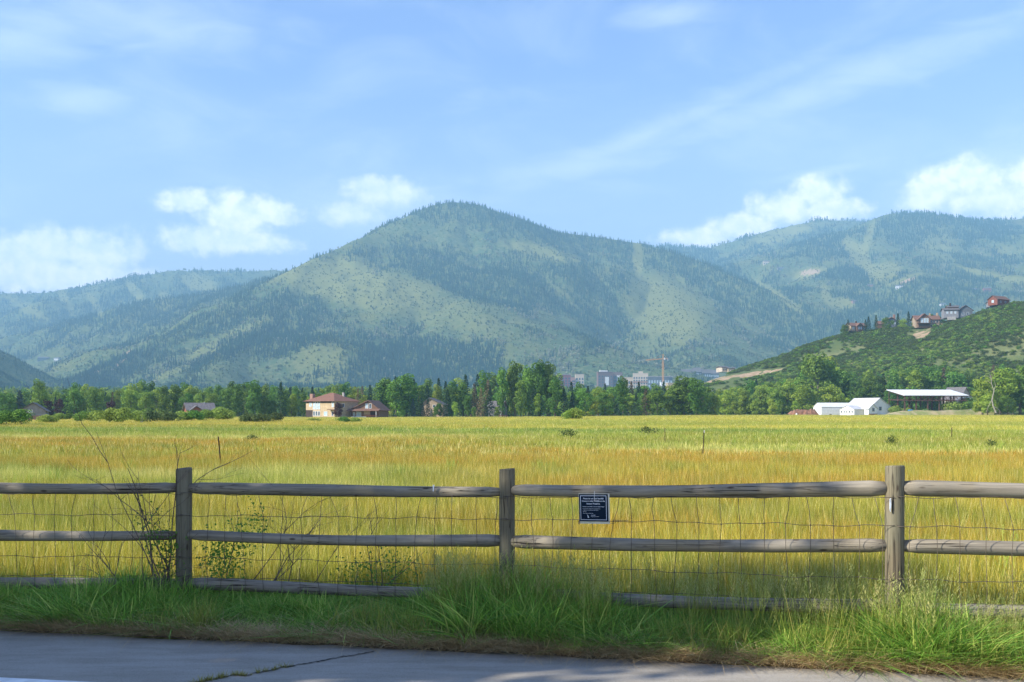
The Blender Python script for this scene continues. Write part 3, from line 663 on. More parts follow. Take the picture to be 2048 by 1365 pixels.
# the strip just beyond the fence: greener grass running into the hay
x = rng.uniform(-5.4, 5.2, int(1500*GRASS)); f = rng.random(len(x))**1.5*1.15; y = fence_y(x)+.02+f; s = rng.uniform(.7, 1.05, len(x)); put(x, y, -.02, rng.integers(0, 4, len(x)), s, s*(.62-.15*f)*(.4+.6*HT(x)))
x = rng.uniform(1.0, 5.2, 160); y = fence_y(x)+rng.uniform(.05, .7, 160); s = rng.uniform(.5, .9, 160); put(x, y, -.02, rng.integers(8, 11, 160), s)
VP, VR, VS, VI = map(np.concatenate, (VP, VR, VS, VI)); k = VP[:, 1] > edge_y(VP[:, 0])+.01
scatter('verge_grass', VP[k], VR[k], VS[k], src, VI[k], 'lush green roadside grass with dry thatch along the path edge', 'grass')

# ==================================================================== FENCE
def wood(nm, c1, c2, c3, ax=0):
    m = bpy.data.materials.new(nm); g = G(NT(m)); P = g.n('ShaderNodeTexCoord').outputs['Object']
    r = g.n('ShaderNodeObjectInfo').outputs['Random']; ad = g.n('ShaderNodeVectorMath', operation='ADD'); g.l(P, ad.inputs[0])
    cb = g.n('ShaderNodeCombineXYZ'); g.l(g.math('MULTIPLY', r, 31), cb.inputs[0]); g.l(g.math('MULTIPLY', r, 17), cb.inputs[2]); g.l(cb.outputs[0], ad.inputs[1]); P = ad.outputs[0]
    k = [14, 14, 14]; k[ax] = .7; k2 = [60, 60, 60]; k2[ax] = 1.6; k3 = [30, 30, 30]; k3[ax] = .8
    a = g.noise(P, 1, 5, .65, 1.0, tuple(k)); b = g.noise(P, 1, 4, .6, .4, tuple(k2)); cr = g.noise(P, 1, 3, .5, .6, tuple(k3)); big = g.noise(P, 2.2, 3)
    c = g.mix(g.mr(a, .3, .7), c1, c2); c = g.mix(g.mr(big, .45, .7), c, c3)
    c = g.mix(g.math('MULTIPLY', g.mr(b, .45, .7), .5), c, tuple(q*.45 for q in c1))
    crk = g.mr(g.math('ABSOLUTE', g.math('SUBTRACT', cr, .5)), .0, .018, 1, 0)
    crk = g.math('MULTIPLY', crk, g.mr(big, .42, .55)); c = g.mix(crk, c, (.02, .015, .012))
    v = g.n('ShaderNodeTexVoronoi'); sc_ = g.n('ShaderNodeVectorMath', operation='MULTIPLY'); g.l(P, sc_.inputs[0]); q_ = [9, 9, 9]; q_[ax] = 3.2; sc_.inputs[1].default_value = q_; g.l(sc_.outputs[0], v.inputs['Vector']); v.inputs['Scale'].default_value = 1
    kn = g.mr(v.outputs['Distance'], .05, .12, 1, 0); c = g.mix(g.math('MULTIPLY', kn, .75), c, (.04, .025, .018))
    h = g.math('SUBTRACT', g.math('ADD', g.math('MULTIPLY', a, .5), g.math('MULTIPLY', b, .35)), g.math('MULTIPLY', crk, 1.2))
    finish(g, c, .85, h, .55, .006, spec=.2); return m
rail_m = wood('weathered_rail', (.195, .175, .135), (.335, .295, .225), (.28, .235, .155), 0)
post_m = wood('treated_post', (.14, .13, .085), (.21, .19, .13), (.17, .14, .09), 2)
end_m = simple('end_grain', (.06, .045, .035), (.11, .085, .06), 30)
fence = empty('wooden_fence', (0, 0, 0), label='weathered round-rail fence with three rails and wire netting beside the path', cat='fence')
ZT = [1.20, 1.20, 1.225, 1.305, 1.31]; RP = [.066, .068, .064, .066, .066]
ZR = [[1.03, .62, .20], [1.035, .622, .204], [1.05, .632, .208], [1.142, .737, .300], [1.15, .73, .295]]
for i, (x, y) in enumerate(FENCE):
    b = MB(); n = 20; zs = [-.3, 0, .3, .6, .9, ZT[i]-.012, ZT[i]]; rr = RP[i]; base = 0
    for k_, z in enumerate(zs):
        for a in range(n):
            q = 6.2832*a/n; r = rr*(1+.02*math.sin(q*3+z*4+i)+.012*math.sin(q*5-z*7))*(1 if k_ < 6 else .95); b.v.append((r*math.cos(q), r*math.sin(q), z+(.006*math.sin(q+i) if k_ > 4 else 0)))
    for k_ in range(6):
        for a in range(n): b.f.append((k_*n+a, k_*n+(a+1) % n, (k_+1)*n+(a+1) % n, (k_+1)*n+a))
    b.f.append(tuple(6*n+a for a in range(n)))
    me = mesh('post', b.v, b.f, [post_m, end_m], True, mi=[0]*(6*n)+[1]); me.polygons[-1].use_smooth = False
    p = link('post', me, fence, (x, y, 0)); p['label'] = ['round fence post just outside the picture', 'round fence post with bare twigs around it', 'round fence post beside the small sign', 'round fence post with a narrow pale mark', 'round fence post past the sunlit rails'][i]
def P3(i, lev): return Vector((FENCE[i][0], FENCE[i][1]-.0, ZR[i][lev]))
sag = {}
for i in range(4):
    for lev in range(3):
        A, B = P3(i, lev), P3(i+1, lev)
        if lev == 0 and i == 1: A.z = 1.03; B.z = 1.04
        L = (B-A).length; ux = (B-A).normalized(); n = 18; seg = 26; b = MB(); r0 = .047 if lev else .048; r0 *= (1.07 if i >= 2 else 1.0)
        st = RP[i]-.014; en = L-RP[i+1]+.014
        ph = rng.uniform(0, 6.28); am = rng.uniform(.003, .008)
        for k_ in range(seg+1):
            t = k_/seg; xl = st+(en-st)*t; ed = min(xl-st, en-xl); rr = r0*(1+.05*math.sin(t*5+ph)+.02*math.sin(t*17+ph))*(.80+.20*min(1, ed/.05))*(1.06-.12*t if (i+lev) % 2 else .95+.1*t)
            zc = am*math.sin(t*3.14*1.6+ph)-.012*math.sin(t*math.pi); yc = am*math.cos(t*5+ph)
            for a in range(n):
                q = 6.2832*a/n; r = rr*(1+.018*math.sin(q*4+t*6+ph)); b.v.append((xl, yc+r*math.cos(q), zc+r*math.sin(q)))
        for k_ in range(seg):
            for a in range(n): b.f.append((k_*n+a, (k_+1)*n+a, (k_+1)*n+(a+1) % n, k_*n+(a+1) % n))
        b.f.append(tuple(range(n))); b.f.append(tuple(seg*n+a for a in reversed(range(n))))
        me = mesh('rail', b.v, b.f, [rail_m, end_m], True, mi=[0]*(seg*n)+[1, 1])
        o = link('rail', me, fence, A); o.rotation_euler = (0, -math.asin(ux.z), math.atan2(ux.y, ux.x))
# hog wire stapled to the road side of posts and rails
wire_m = simple('rusty_wire', (.10, .085, .07), (.16, .13, .10), 30, .6, metal=.5)
ZW = [[.985, .80, .44, .27], [.985, .80, .44, .275], [1.0, .822, .448, .275], [1.09, .885, .51, .345], [1.09, .86, .50, .35]]
for i in range(4):
    b = MB(); (x0, y0), (x1, y1) = FENCE[i], FENCE[i+1]; L = math.hypot(x1-x0, y1-y0); nx_, ny_ = (y1-y0)/L, -(x1-x0)/L; off = .071
    nv = int(round(L/.168)); ts = [(k_+.5)/nv for k_ in range(nv)]
    jit = {}
    def wpt(t, lev, k_=None):
        z = ZW[i][lev]*(1-t)+ZW[i+1][lev]*t+.006*math.sin(t*23+lev*2+i)+.004*math.sin(t*61+lev); o = off+.004*math.sin(t*40+lev)
        dx = 0
        if k_ is not None:
            dx = (jit.setdefault((k_, lev), rng.normal()*.012) if lev else rng.normal()*.03)/L
        return (x0+(x1-x0)*(t+dx)+nx_*o, y0+(y1-y0)*(t+dx)+ny_*o, z)
    for lev in range(4):
        b.tube([wpt(t, lev) for t in np.linspace(0, 1, 60)], .0023, 4)
    for k_, t in enumerate(ts):
        col = [wpt(t, lev, k_) for lev in range(4)]; pp = []
        for a, c_ in zip(col, col[1:]):
            a, c_ = Vector(a), Vector(c_); pp.append(a); mid = a.lerp(c_, .5)+Vector((rng.normal()*.006, 0, 0)); pp.append(mid)
        pp.append(Vector(col[-1])); pp.append(Vector(col[-1])+Vector((rng.normal()*.01, 0, -.16))); b.tube(pp, .0021, 4)
        for q in col[1:]:      # the little knot where wires cross
            b.tube([Vector(q)+Vector((-.006, 0, 0)), Vector(q)+Vector((.006, 0, 0))], .0038, 5)
    b.build('wire_netting', wire_m, fence, True)
    # staples on posts
for i, (x, y) in enumerate(FENCE[1:4], 1):
    for lev in range(4):
        b = MB(); z = ZW[i][lev]; b.tube([(x-.012, y-RP[i]-.002, z+.008), (x, y-RP[i]-.009, z), (x+.012, y-RP[i]-.002, z-.008)], .002, 4); b.build('staple', wire_m, fence)
# small pale patches on rail and post
wm = simple('pale_patch_col', (.62, .68, .75), (.45, .50, .55), 30)
def add_patch(px_, py_, d, pts):
    x0, y0, z0 = wp(px_, py_, d); n = len(pts); V_ = [(x0+a, y0, z0+c_) for a, c_ in pts]+[(x0+a, y0+.01, z0+c_) for a, c_ in pts]
    link('pale_patch', mesh('pale_patch', V_, [tuple(range(n)), tuple(range(2*n-1, n-1, -1))]+[(k_, (k_+1) % n+0, (k_+1) % n+n, k_+n) for k_ in range(n)], [wm]), fence)
add_patch(1217, 986, 7.79, [(-.028, .012), (-.01, .014), (.02, .012), (.022, .004), (.008, .0), (.002, -.012), (-.008, -.006)])
add_patch(867, 978, 8.14, [(-.006, .03), (.008, .032), (.004, .01), (.001, -.022), (-.006, -.02)])
add_patch(1781, 1010, 6.98, [(-.003, .04), (.004, .045), (.006, .0), (.001, -.05), (-.004, -.03)])

# ---- the sign
sg = empty('sign', wp(1187, 1016, 7.66), 0, label='small dark navy notice with white lettering wired under the top rail', cat='sign')
sg.rotation_euler = (0, R(-1.5), -.36)
navy = simple('sign_navy', (.004, .016, .034), (.003, .012, .028), 5, .6, spec=.1); white = simple('sign_white', (.72, .78, .85), None, 5, .5)
clear = simple('sign_sleeve', (.62, .60, .50), (.55, .54, .42), 6, .35)
W2, H2 = .115, .105
MB().box(-W2-.004, W2+.012, .004, .006, -H2-.018, H2+.004).build('backing_sheet', clear, sg)
MB().box(-W2, W2, -.001, .003, -H2, H2).build('panel', navy, sg)
b = MB(); t = .0035; i_ = .011
b.box(-W2+i_, W2-i_, -.0022, -.0012, H2-i_-t, H2-i_); b.box(-W2+i_, W2-i_, -.0022, -.0012, -H2+i_, -H2+i_+t)
b.box(-W2+i_, -W2+i_+t, -.0022, -.0012, -H2+i_+t, H2-i_-t); b.box(W2-i_-t, W2-i_, -.0022, -.0012, -H2+i_+t, H2-i_-t)
b.build('border', white, sg)
def line(txt, z, size, x=0, al='CENTER', bold=0.0):
    cu = bpy.data.curves.new('lettering', 'FONT'); cu.body = txt; cu.size = size; cu.align_x = al; cu.extrude = .0004; cu.offset = bold; cu.materials.append(white)
    t_ = bpy.data.objects.new('t', cu); me = bpy.data.meshes.new_from_object(t_); bpy.data.objects.remove(t_)
    o = bpy.data.objects.new('lettering', me); COL.objects.link(o); o.parent = sg; o.location = (x, -.0022, z); o.rotation_euler = (math.pi/2, 0, 0)
line('Please do not feed Sandhill', .066, .0150, bold=.0003); line('Cranes or other Wildlife on the', .047, .0142, bold=.0003); line('Swaner Preserve.', .026, .0155, bold=.0003)
line('Feeding causes wildlife to become reliant on food', .006, .0085, bold=.0001)
line('Human food is unhealthy and can make them sick.', -.010, .0070, -.085, 'LEFT'); line('Wildlife can carry disease and may become', -.021, .0070, -.085, 'LEFT'); line('aggressive.', -.032, .0070, -.085, 'LEFT')
line('Please help keep wildlife wild.', -.045, .0070, -.085, 'LEFT'); line('SWANER', -.060, .0085, -.02, 'LEFT'); line('Preserve & EcoCenter', -.070, .0068, -.02, 'LEFT')
b = MB(); b.poly([(-.052, -.0024, -.052), (-.046, -.0024, -.056), (-.040, -.0024, -.066), (-.036, -.0024, -.078), (-.048, -.0024, -.076), (-.047, -.0024, -.066)]); b.build('crane_emblem', white, sg)
zm = simple('zip_tie_white', (.7, .7, .68), None, 5)
MB().tube([(.012, -.004, .05), (.013, -.012, .09), (.012, -.004, .128)], .0018, 5).build('zip_tie', zm, sg)
MB().tube([(-.118, 0, -.10), (-.124, -.004, -.115), (-.119, -.006, -.13), (-.113, 0, -.118), (-.118, 0, -.10)], .003, 5).build('wire_tie', wire_m, sg)
b = MB(); pts = [(.115, 0, -.098), (.135, -.004, -.118), (.165, -.004, -.117), (.178, -.004, -.100), (.16, -.002, -.092), (.13, 0, -.094)]; b.tube(pts, .0016, 5)
b.tube([(.17+.1*k_/24, -.004+.004*math.cos(k_*1.6), -.094+.004*math.sin(k_*1.6)) for k_ in range(25)], .0022, 4); b.build('wire_tie', wire_m, sg)

# ==================================================================== SHRUBS AT THE FENCE
twig_m = simple('bare_twig', (.085, .065, .055), (.14, .11, .09), 12); leaf_m = foliage('shrub_leaf', (.08, .22, .04), (.20, .36, .07), .1, .4, 3)
def twigs(nm, parent, stems, rg, thick=.007):
    b = MB(); tips = []
    def grow(p, d, L, r, dep):
        pts = [p]; n = 6; dd = d.copy()
        for k_ in range(n):
            dd = (dd+Vector((rg.normal()*.13, rg.normal()*.07, rg.normal()*.08))).normalized(); pts.append(pts[-1]+dd*L/n)
        b.tube(pts, [max(.0009, r*(1-.75*k_/n)) for k_ in range(n+1)], 5); tips.append(pts[-1])
        if dep > 0:
            for k_ in range(int(rg.integers(1, 4))):
                q = pts[int(rg.integers(2, 6))]; nd = (dd+Vector((rg.normal()*.6, rg.normal()*.35, rg.normal()*.25+.05))).normalized(); grow(q, nd, L*rg.uniform(.35, .65), r*.55, dep-1)
    for (x, y, dx, dz, L, r, dep) in stems: grow(Vector((x, y, 0)), Vector((dx, rg.normal()*.08, dz)).normalized(), L, r*thick/.007, dep)
    b.build(nm, twig_m, parent); return tips
def sprigs(nm, parent, C, rad, n, rg, m=leaf_m, size=.027):
    C = np.array(C); pk = rg.integers(0, len(C), n); P = C[pk]+rg.normal(size=(n, 3))*np.array(rad); Nn = rg.normal(size=(n, 3))+np.array([0, -.3, .7]); Nn /= np.linalg.norm(Nn, axis=1)[:, None]
    V_, F_ = leaf_quads(P, Nn, size, rg, .7); link(nm, mesh(nm, V_, F_, [m], attrs={'r': ('FACE', rg.random(n))}), parent)
rs = np.random.default_rng(5)
sh = empty('bare_shrub', (-3.0, 8.5, 0), label='twiggy half-bare shrub tangled in the wire, road side of the twig-ringed post', cat='shrub')
st = [(.12, -.02, -.38, 1, 1.65, .006, 1), (-.05, 0, -.05, 1, 1.25, .010, 2), (.0, .02, .22, 1, 1.40, .008, 3), (.08, 0, -.15, 1, 1.1, .007, 3), (.05, .03, .1, 1, 1.2, .008, 3), (-.2, 0, -.3, 1, .8, .006, 2), (-.06, 0, -.35, 1, .8, .006, 3), (-.35, -.05, -.3, 1, .6, .006, 2), (-.05, 0, .35, 1, .8, .006, 3), (.02, 0, -.2, 1, .7, .007, 3), (-.5, 0, -.2, 1, .45, .005, 3), (.1, 0, -.1, 1, 1.1, .006, 3)]
twigs('branches', sh, st, rs)
sprigs('leaves', sh, [(.02, .05, .55), (-.05, .02, .62), (.08, .06, .48), (.0, .05, .4), (-.1, .0, .72), (.05, .05, .3)], (.07, .05, .08), 620, rs)
sh2 = empty('bare_shrub', (-2.35, 8.75, 0), label='leafy green shrub with bare grey twigs fanning out behind the twig-ringed post', cat='shrub')
st = [(-.05, 0, .45, 1, .95, .006, 3), (.15, 0, .40, 1, .9, .006, 3), (.2, 0, .6, 1, .7, .005, 3), (.1, 0, 1.0, 1, .8, .004, 3), (-.2, 0, .2, 1, .9, .006, 2), (.35, 0, .2, 1, .75, .006, 3), (.45, 0, 1.0, 1, .8, .005, 3)]
twigs('branches', sh2, st, rs)
sprigs('leaves', sh2, [(-.2, 0, .5), (-.12, 0, .42), (-.05, 0, .55), (.05, 0, .6), (-.28, 0, .35), (-.2, 0, .3), (-.1, 0, .3), (-.27, 0, .45), (.1, 0, .72)], (.06, .06, .09), 1100, rs)
sh3 = empty('leafy_shrub', (-1.2, 8.75, 0), label='low green shrub behind the lowest rail between the twig-ringed post and the sign post', cat='shrub')
twigs('branches', sh3, [(0, 0, -.5, 1, .6, .006, 2), (0, 0, .5, 1, .65, .006, 2), (.05, 0, .1, 1, .6, .006, 2)], rs)
sprigs('leaves', sh3, [(-.2, 0, .3), (.0, 0, .35), (.2, 0, .38), (.25, 0, .3), (-.1, 0, .25), (.1, 0, .25)], (.09, .06, .07), 420, rs)

# ---- stakes standing in the meadow
tm = simple('stake_steel', (.045, .035, .03), (.09, .05, .035), 8, .7, metal=.3)
tb = simple('stake_tip', (.6, .6, .56), None, 5)
for px_, ytop, ybot, lean, tip, lab in ((443, 873, 914, -.05, 0, 'dark leaning stake in the meadow beyond the twig-ringed post'), (1330, 856, 876, 0, 0, 'short dark stake in the meadow, the farther of a pair'), (1405, 861, 898, .03, 1, 'dark stake with a pale tip, the nearer of a pair in the meadow'), (1904, 855, 868, 0, 0, 'faint thin stake out in the field in front of the open shed')):
    d = 1.28*F/(ybot-HZ); x0, y0, _ = wp(px_, ybot, d); zt = EYE+(HZ-ytop)/F*d
    st_ = empty('metal_stake', (x0, y0, 0), label=lab, cat='stake'); b = MB(); wd2 = .035 if d < 60 else .05
    b.bar((0, 0, -.1), (lean*2, 0, zt), wd2, .006); b.bar((0, .003+wd2/2, -.1), (lean*2, .003+wd2/2, zt-.01), .006, wd2)
    b.build('shaft', tm, st_)
    if tip: MB().bar((lean*2, -.004, zt-.10), (lean*2, -.004, zt+.004), wd2+.008, .014).build('painted_tip', tb, st_)
# ==================================================================== TREES
bark = simple('bark', (.10, .08, .06), (.18, .15, .12), 6); pale_bark = simple('pale_bark', (.38, .35, .29), (.26, .23, .18), 3)
MT = {'green': foliage('leaf_green', (.030, .105, .020), (.20, .33, .048), .28, .2), 'light': foliage('leaf_light', (.13, .24, .030), (.36, .46, .065), .2, .25),
      'yellow': foliage('leaf_yellow', (.16, .23, .02), (.28, .34, .035), .12, .3), 'spruce': foliage('needle_dark', (.020, .060, .032), (.055, .110, .055), .25, .0),
      'blue': foliage('needle_blue', (.05, .10, .085), (.11, .16, .13), .2, 0), 'dead': foliage('needle_brown', (.12, .08, .045), (.22, .17, .10), .2, 0),
      'plum': foliage('leaf_plum', (.045, .022, .022), (.10, .045, .038), .15, .15), 'willow': foliage('leaf_willow', (.17, .27, .040), (.33, .42, .085), .12, .3),
      'grey': foliage('leaf_greygreen', (.06, .10, .03), (.12, .16, .05), .15, .2)}
rt = np.random.default_rng(21)
PROTO = {}
def proto(key, kind, mk, H, n, size, r0, tname):
    L = []
    for v in range(3 if kind != 'bush' else 2):
        if kind == 'spruce': cm = spruce_crown('crown', MT[mk], H, rt, n, size, rt.uniform(.22, .28))
        else: cm = crown_mesh('crown', MT[mk], lobes_for(kind, rt, H), n, size, rt)
        tr = trunk_mesh('trunk', bark, H, r0, rt, 6 if kind != 'spruce' else 0, .8 if kind != 'bush' else .5, .18)
        L.append((cm, tr, H))
    PROTO[key] = (tname, L)
proto('poplar', 'poplar', 'green', 14, 3400, .42, .28, 'poplar_tree'); proto('poplar_light', 'poplar', 'light', 14, 3000, .42, .25, 'poplar_tree')
proto('broad', 'broad', 'green', 12, 4200, .42, .3, 'leafy_tree'); proto('broad_light', 'broad', 'light', 11, 4000, .42, .28, 'leafy_tree'); proto('yellow', 'broad', 'yellow', 10, 2600, .42, .2, 'leafy_tree')
proto('spruce', 'spruce', 'spruce', 13, 3200, .42, .2, 'spruce_tree'); proto('blue', 'spruce', 'blue', 9, 2600, .38, .18, 'spruce_tree'); proto('dead', 'spruce', 'dead', 12, 1500, .42, .2, 'spruce_tree')
proto('plum', 'broad', 'plum', 7, 2200, .34, .2, 'plum_tree'); proto('willow', 'bush', 'willow', 2.4, 2600, .20, .05, 'willow_bush'); proto('greenbush', 'bush', 'green', 2.4, 2400, .20, .05, 'green_bush'); proto('greybush', 'bush', 'grey', 2.4, 2200, .2, .05, 'grey_bush')
used = set()
def plant(key, px, top, base_py, d, wide=1.0, label=None, cat='tree', group=None, z=None):
    tname, L = PROTO[key]; v = int(rt.integers(0, len(L))); cm, tr, H = L[v]
    x, y, zt = wp(px, top, d); zb = (EYE+(HZ-base_py)/F*d) if z is None else z
    s = (zt-zb)/(H*.97)
    e = empty(tname, (x, y, zb), float(rt.uniform(0, 6.28)), label=label, cat=cat, group=group); e.scale = (s*wide, s*wide, s)
    link('crown', cm, e); link('trunk', tr, e); return e
SKY_ = [(-80, 775), (0, 778), (30, 786), (50, 778), (75, 764), (84, 764), (97, 792), (110, 782), (130, 772), (175, 766), (190, 772), (215, 782), (240, 780), (262, 762), (290, 764), (320, 766), (350, 770), (385, 767), (415, 775), (440, 772), (470, 766), (500, 761), (520, 770), (560, 768), (575, 776), (640, 774), (680, 770), (700, 766), (740, 770), (780, 757), (810, 752), (840, 762), (870, 757), (900, 760), (930, 752), (960, 743), (985, 750), (1010, 742), (1028, 729), (1045, 740), (1060, 745), (1075, 727), (1088, 735), (1100, 729), (1112, 752), (1125, 768), (1150, 764), (1170, 772), (1200, 770), (1243, 758), (1270, 765), (1300, 766), (1330, 764), (1360, 754), (1390, 760), (1405, 756), (1420, 775), (1460, 772), (1500, 763), (1550, 757), (1600, 748), (1620, 722), (1645, 706), (1672, 724), (1685, 748), (1720, 744), (1760, 744), (1800, 742), (1840, 738), (1880, 730), (1910, 738), (1935, 748), (1960, 762), (1985, 732), (2020, 738), (2060, 728), (2130, 735)]
def skyl(px): return float(np.interp(px, [a for a, b in SKY_], [b for a, b in SKY_]))
LM = [(-200, 'the grey gable'), (62, 'the grey gable'), (405, 'the red cabin'), (640, 'the hip-roofed house'), (722, 'the brown chalet'), (865, 'the tan gable'), (1082, 'the tallest poplars'), (1325, 'the tower crane'), (1660, 'the white barn'), (1855, 'the open shed'), (1985, 'the bleached snag'), (2300, 'the bleached snag')]
DESC = {'poplar': 'tall green poplar', 'poplar_light': 'bright green poplar', 'broad': 'dark round leafy tree', 'broad_light': 'light green leafy tree', 'yellow': 'yellow-green leafy tree', 'spruce': 'dark pointed spruce', 'blue': 'blue-grey spruce', 'dead': 'browned spruce', 'plum': 'purple-leaved plum'}
ORD = ['first', 'second', 'third', 'fourth', 'fifth', 'sixth', 'seventh', 'eighth', 'ninth', 'tenth', 'eleventh', 'twelfth', 'thirteenth', 'fourteenth', 'fifteenth', 'sixteenth', 'seventeenth', 'eighteenth']
TR = []     # (px, top, key, rowname, depth, wide)
random.seed(12)
def pickk(px, front):
    r = random.random()
    if px < 60: t = [('broad', .5), ('poplar', .8), ('blue', 1)]
    elif px < 230: t = [('poplar_light', .25), ('broad', .5), ('broad_light', .7), ('poplar', .85), ('spruce', 1)]
    elif px < 430: t = [('broad_light', .45), ('poplar', .7), ('broad', .9), ('poplar_light', 1)]
    elif px < 560: t = [('poplar', .6), ('spruce', .75), ('poplar_light', 1)]
    elif px < 760: t = [('yellow', .14), ('poplar', .45), ('spruce', .65), ('poplar_light', .9), ('dead', .94), ('broad', 1)]
    elif px < 1110: t = [('poplar', .5), ('poplar_light', .68), ('spruce', .85), ('broad', .96), ('dead', 1)]
    elif px < 1420: t = [('broad', .2), ('spruce', .45), ('poplar', .65), ('yellow', .75), ('dead', .83), ('broad_light', 1)]
    elif px < 1600: t = [('broad_light', .5), ('broad', .6), ('poplar_light', .85), ('poplar', 1)]
    elif px < 1720: t = [('broad', .45), ('poplar', .75), ('broad_light', 1)]
    else: t = [('poplar', .5), ('broad', .7), ('poplar_light', .88), ('spruce', .96), ('dead', 1)]
    for k, p in t:
        if r <= p: return k
# skyline row
px_ = -40.
while px_ < 2100:
    k = pickk(px_, 0)
    TR.append((px_+random.uniform(-3, 3), skyl(px_)+random.choice((0, 0, 2, 5, 9)), k, 'back row', 400+random.uniform(-12, 14) if px_ < 1440 else 470+random.uniform(-14, 14), 1.0 if 'pop' in k or k in ('spruce', 'dead') else .85))
    px_ += random.uniform(13.5, 19)
# middle row, a little lower
px_ = -30.
while px_ < 2090:
    k = pickk(px_, 1); t = skyl(px_); t = t+(832-t)*random.uniform(.16, .36)
    TR.append((px_, t, k, 'middle row', 372+random.uniform(-8, 8) if px_ < 1440 else 448+random.uniform(-8, 8), 1.1))
    px_ += random.uniform(20, 28)
# front row: the ones the photograph shows standing out
FR = [(8, 782, 'broad', 1.2), (40, 782, 'blue', 1.3), (78, 762, 'poplar', .9), (82, 803, 'blue', .9), (96, 800, 'plum', .9), (118, 797, 'plum', .9), (148, 775, 'broad', 1.), (165, 800, 'poplar_light', 1.2), (190, 778, 'poplar', 1.3), (222, 803, 'plum', 1.2), (225, 785, 'dead', .8), (262, 778, 'broad_light', 1.0), (292, 782, 'broad_light', .9), (325, 775, 'poplar', 1.3), (350, 772, 'poplar', 1.3), (372, 785, 'broad', .8),
      (455, 780, 'poplar', 1.2), (475, 772, 'poplar', 1.3), (505, 764, 'poplar', 1.3), (530, 792, 'poplar', 1.3), (562, 765, 'spruce', .9), (570, 782, 'poplar', 1.2), (548, 800, 'broad', .9), (716, 778, 'dead', .8), (745, 812, 'plum', .8) if 0 else (690, 803, 'plum', 1.2),
      (770, 760, 'poplar', 1.6), (792, 756, 'broad', 1.0), (762, 795, 'spruce', 1.3), (812, 752, 'poplar', 1.5), (826, 798, 'blue', 1.1), (843, 797, 'spruce', 1.1), (856, 798, 'spruce', 1.1), (800, 815, 'dead', .9), (872, 812, 'broad', .9), (910, 805, 'poplar_light', 1.3), (895, 780, 'spruce', 1.0), (935, 793, 'poplar', 1.3), (948, 812, 'broad', .9), (962, 778, 'dead', .9), (995, 812, 'broad_light', 1.0), (980, 775, 'spruce', 1.1), (1005, 740, 'poplar', .85), (1030, 728, 'poplar', .85), (1040, 765, 'poplar', 1.1), (1056, 736, 'poplar', .7), (1076, 726, 'poplar', .85), (1100, 729, 'poplar', .75), (1074, 790, 'poplar_light', 1.3), (1110, 760, 'poplar', 1.4), (1128, 778, 'spruce', 1.2), (1145, 785, 'spruce', 1.2), (1170, 775, 'broad', .9), (1210, 780, 'broad', 1.), (1238, 785, 'spruce', 1.2), (1246, 757, 'poplar', 1.), (1272, 790, 'spruce', 1.2), (1292, 779, 'dead', 1.5), (1315, 775, 'broad', 1.0), (1340, 780, 'broad_light', .8), (1368, 756, 'poplar', 1.8), (1392, 760, 'poplar', 1.4), (1400, 785, 'broad', 1.0)]
for a in FR: TR.append((a[0], a[1], a[2], 'front row', 346+random.uniform(-4, 4), a[3]))
FR2 = [(1450, 778, 'broad_light', 1.1, 432), (1485, 772, 'broad_light', 1.0, 430), (1520, 765, 'broad_light', 1.1, 432), (1550, 770, 'broad_light', 1.0, 425), (1575, 760, 'broad_light', 1.1, 428), (1610, 768, 'broad_light', 1.2, 415), (1660, 766, 'broad_light', 1.3, 412), (1636, 704, 'broad', .95, 440), (1660, 718, 'broad', .8, 442), (1470, 800, 'broad_light', 1.1, 416), (1510, 795, 'broad_light', 1.0, 414), (1545, 795, 'broad_light', 1.0, 412), (1590, 800, 'broad_light', .9, 410), (1710, 762, 'broad', 1.0, 436), (1738, 755, 'poplar', 1.4, 440), (1685, 785, 'broad_light', .9, 420), (1830, 745, 'poplar_light', 1.4, 452), (1870, 745, 'poplar', 1.4, 455), (1900, 742, 'broad', 1.1, 455)]
for a in FR2: TR.append((a[0], a[1], a[2], 'front row', a[4], a[3]))
# big willows behind the snag
for a in [(1965, 748, 'broad_light', .9, 330), (2000, 733, 'broad_light', 1.0, 338), (2040, 728, 'broad', 1.1, 342), (1975, 785, 'broad_light', 1.1, 325), (2075, 735, 'broad', 1.1, 340), (2015, 790, 'broad', 1.1, 326)]: TR.append((a[0], a[1], a[2], 'front row', a[4], a[3]))
TR += [(845, 805, 'spruce', 'front row', 347, 1.3), (880, 806, 'broad', 'front row', 348, .9), (863, 818, 'blue', 'front row', 344, 1.4), (1348, 768, 'broad', 'front row', 350, .9)]; TR.append((676, 806, 'plum', 'front row', 309, 1.15)); TR.sort(key=lambda t: t[0]); cnt = {}
for px_, top, key, rown, d, wide in TR:
    j = max(i for i, (a, b) in enumerate(LM) if a <= px_) if px_ >= LM[0][0] else 0
    seg = (key, rown, j); cnt[seg] = cnt.get(seg, 0)+1; k = cnt[seg]
    A, B = LM[j][1], LM[min(j+1, len(LM)-1)][1]
    where = ('outward from '+A) if A == B else ('from %s towards %s' % (A, B))
    if j == 0: where = 'on the outer side of the grey gable'
    lab = '%s %s, %s, %s' % (ORD[k-1], DESC[key], rown, where)
    base = HZ+EYE*F/d if px_ < 1440 else 830
    if px_ >= 1440 and d < 345: base = 830
    plant(key, px_, top, base, d, wide, lab, 'tree', 'trees of the treeline')
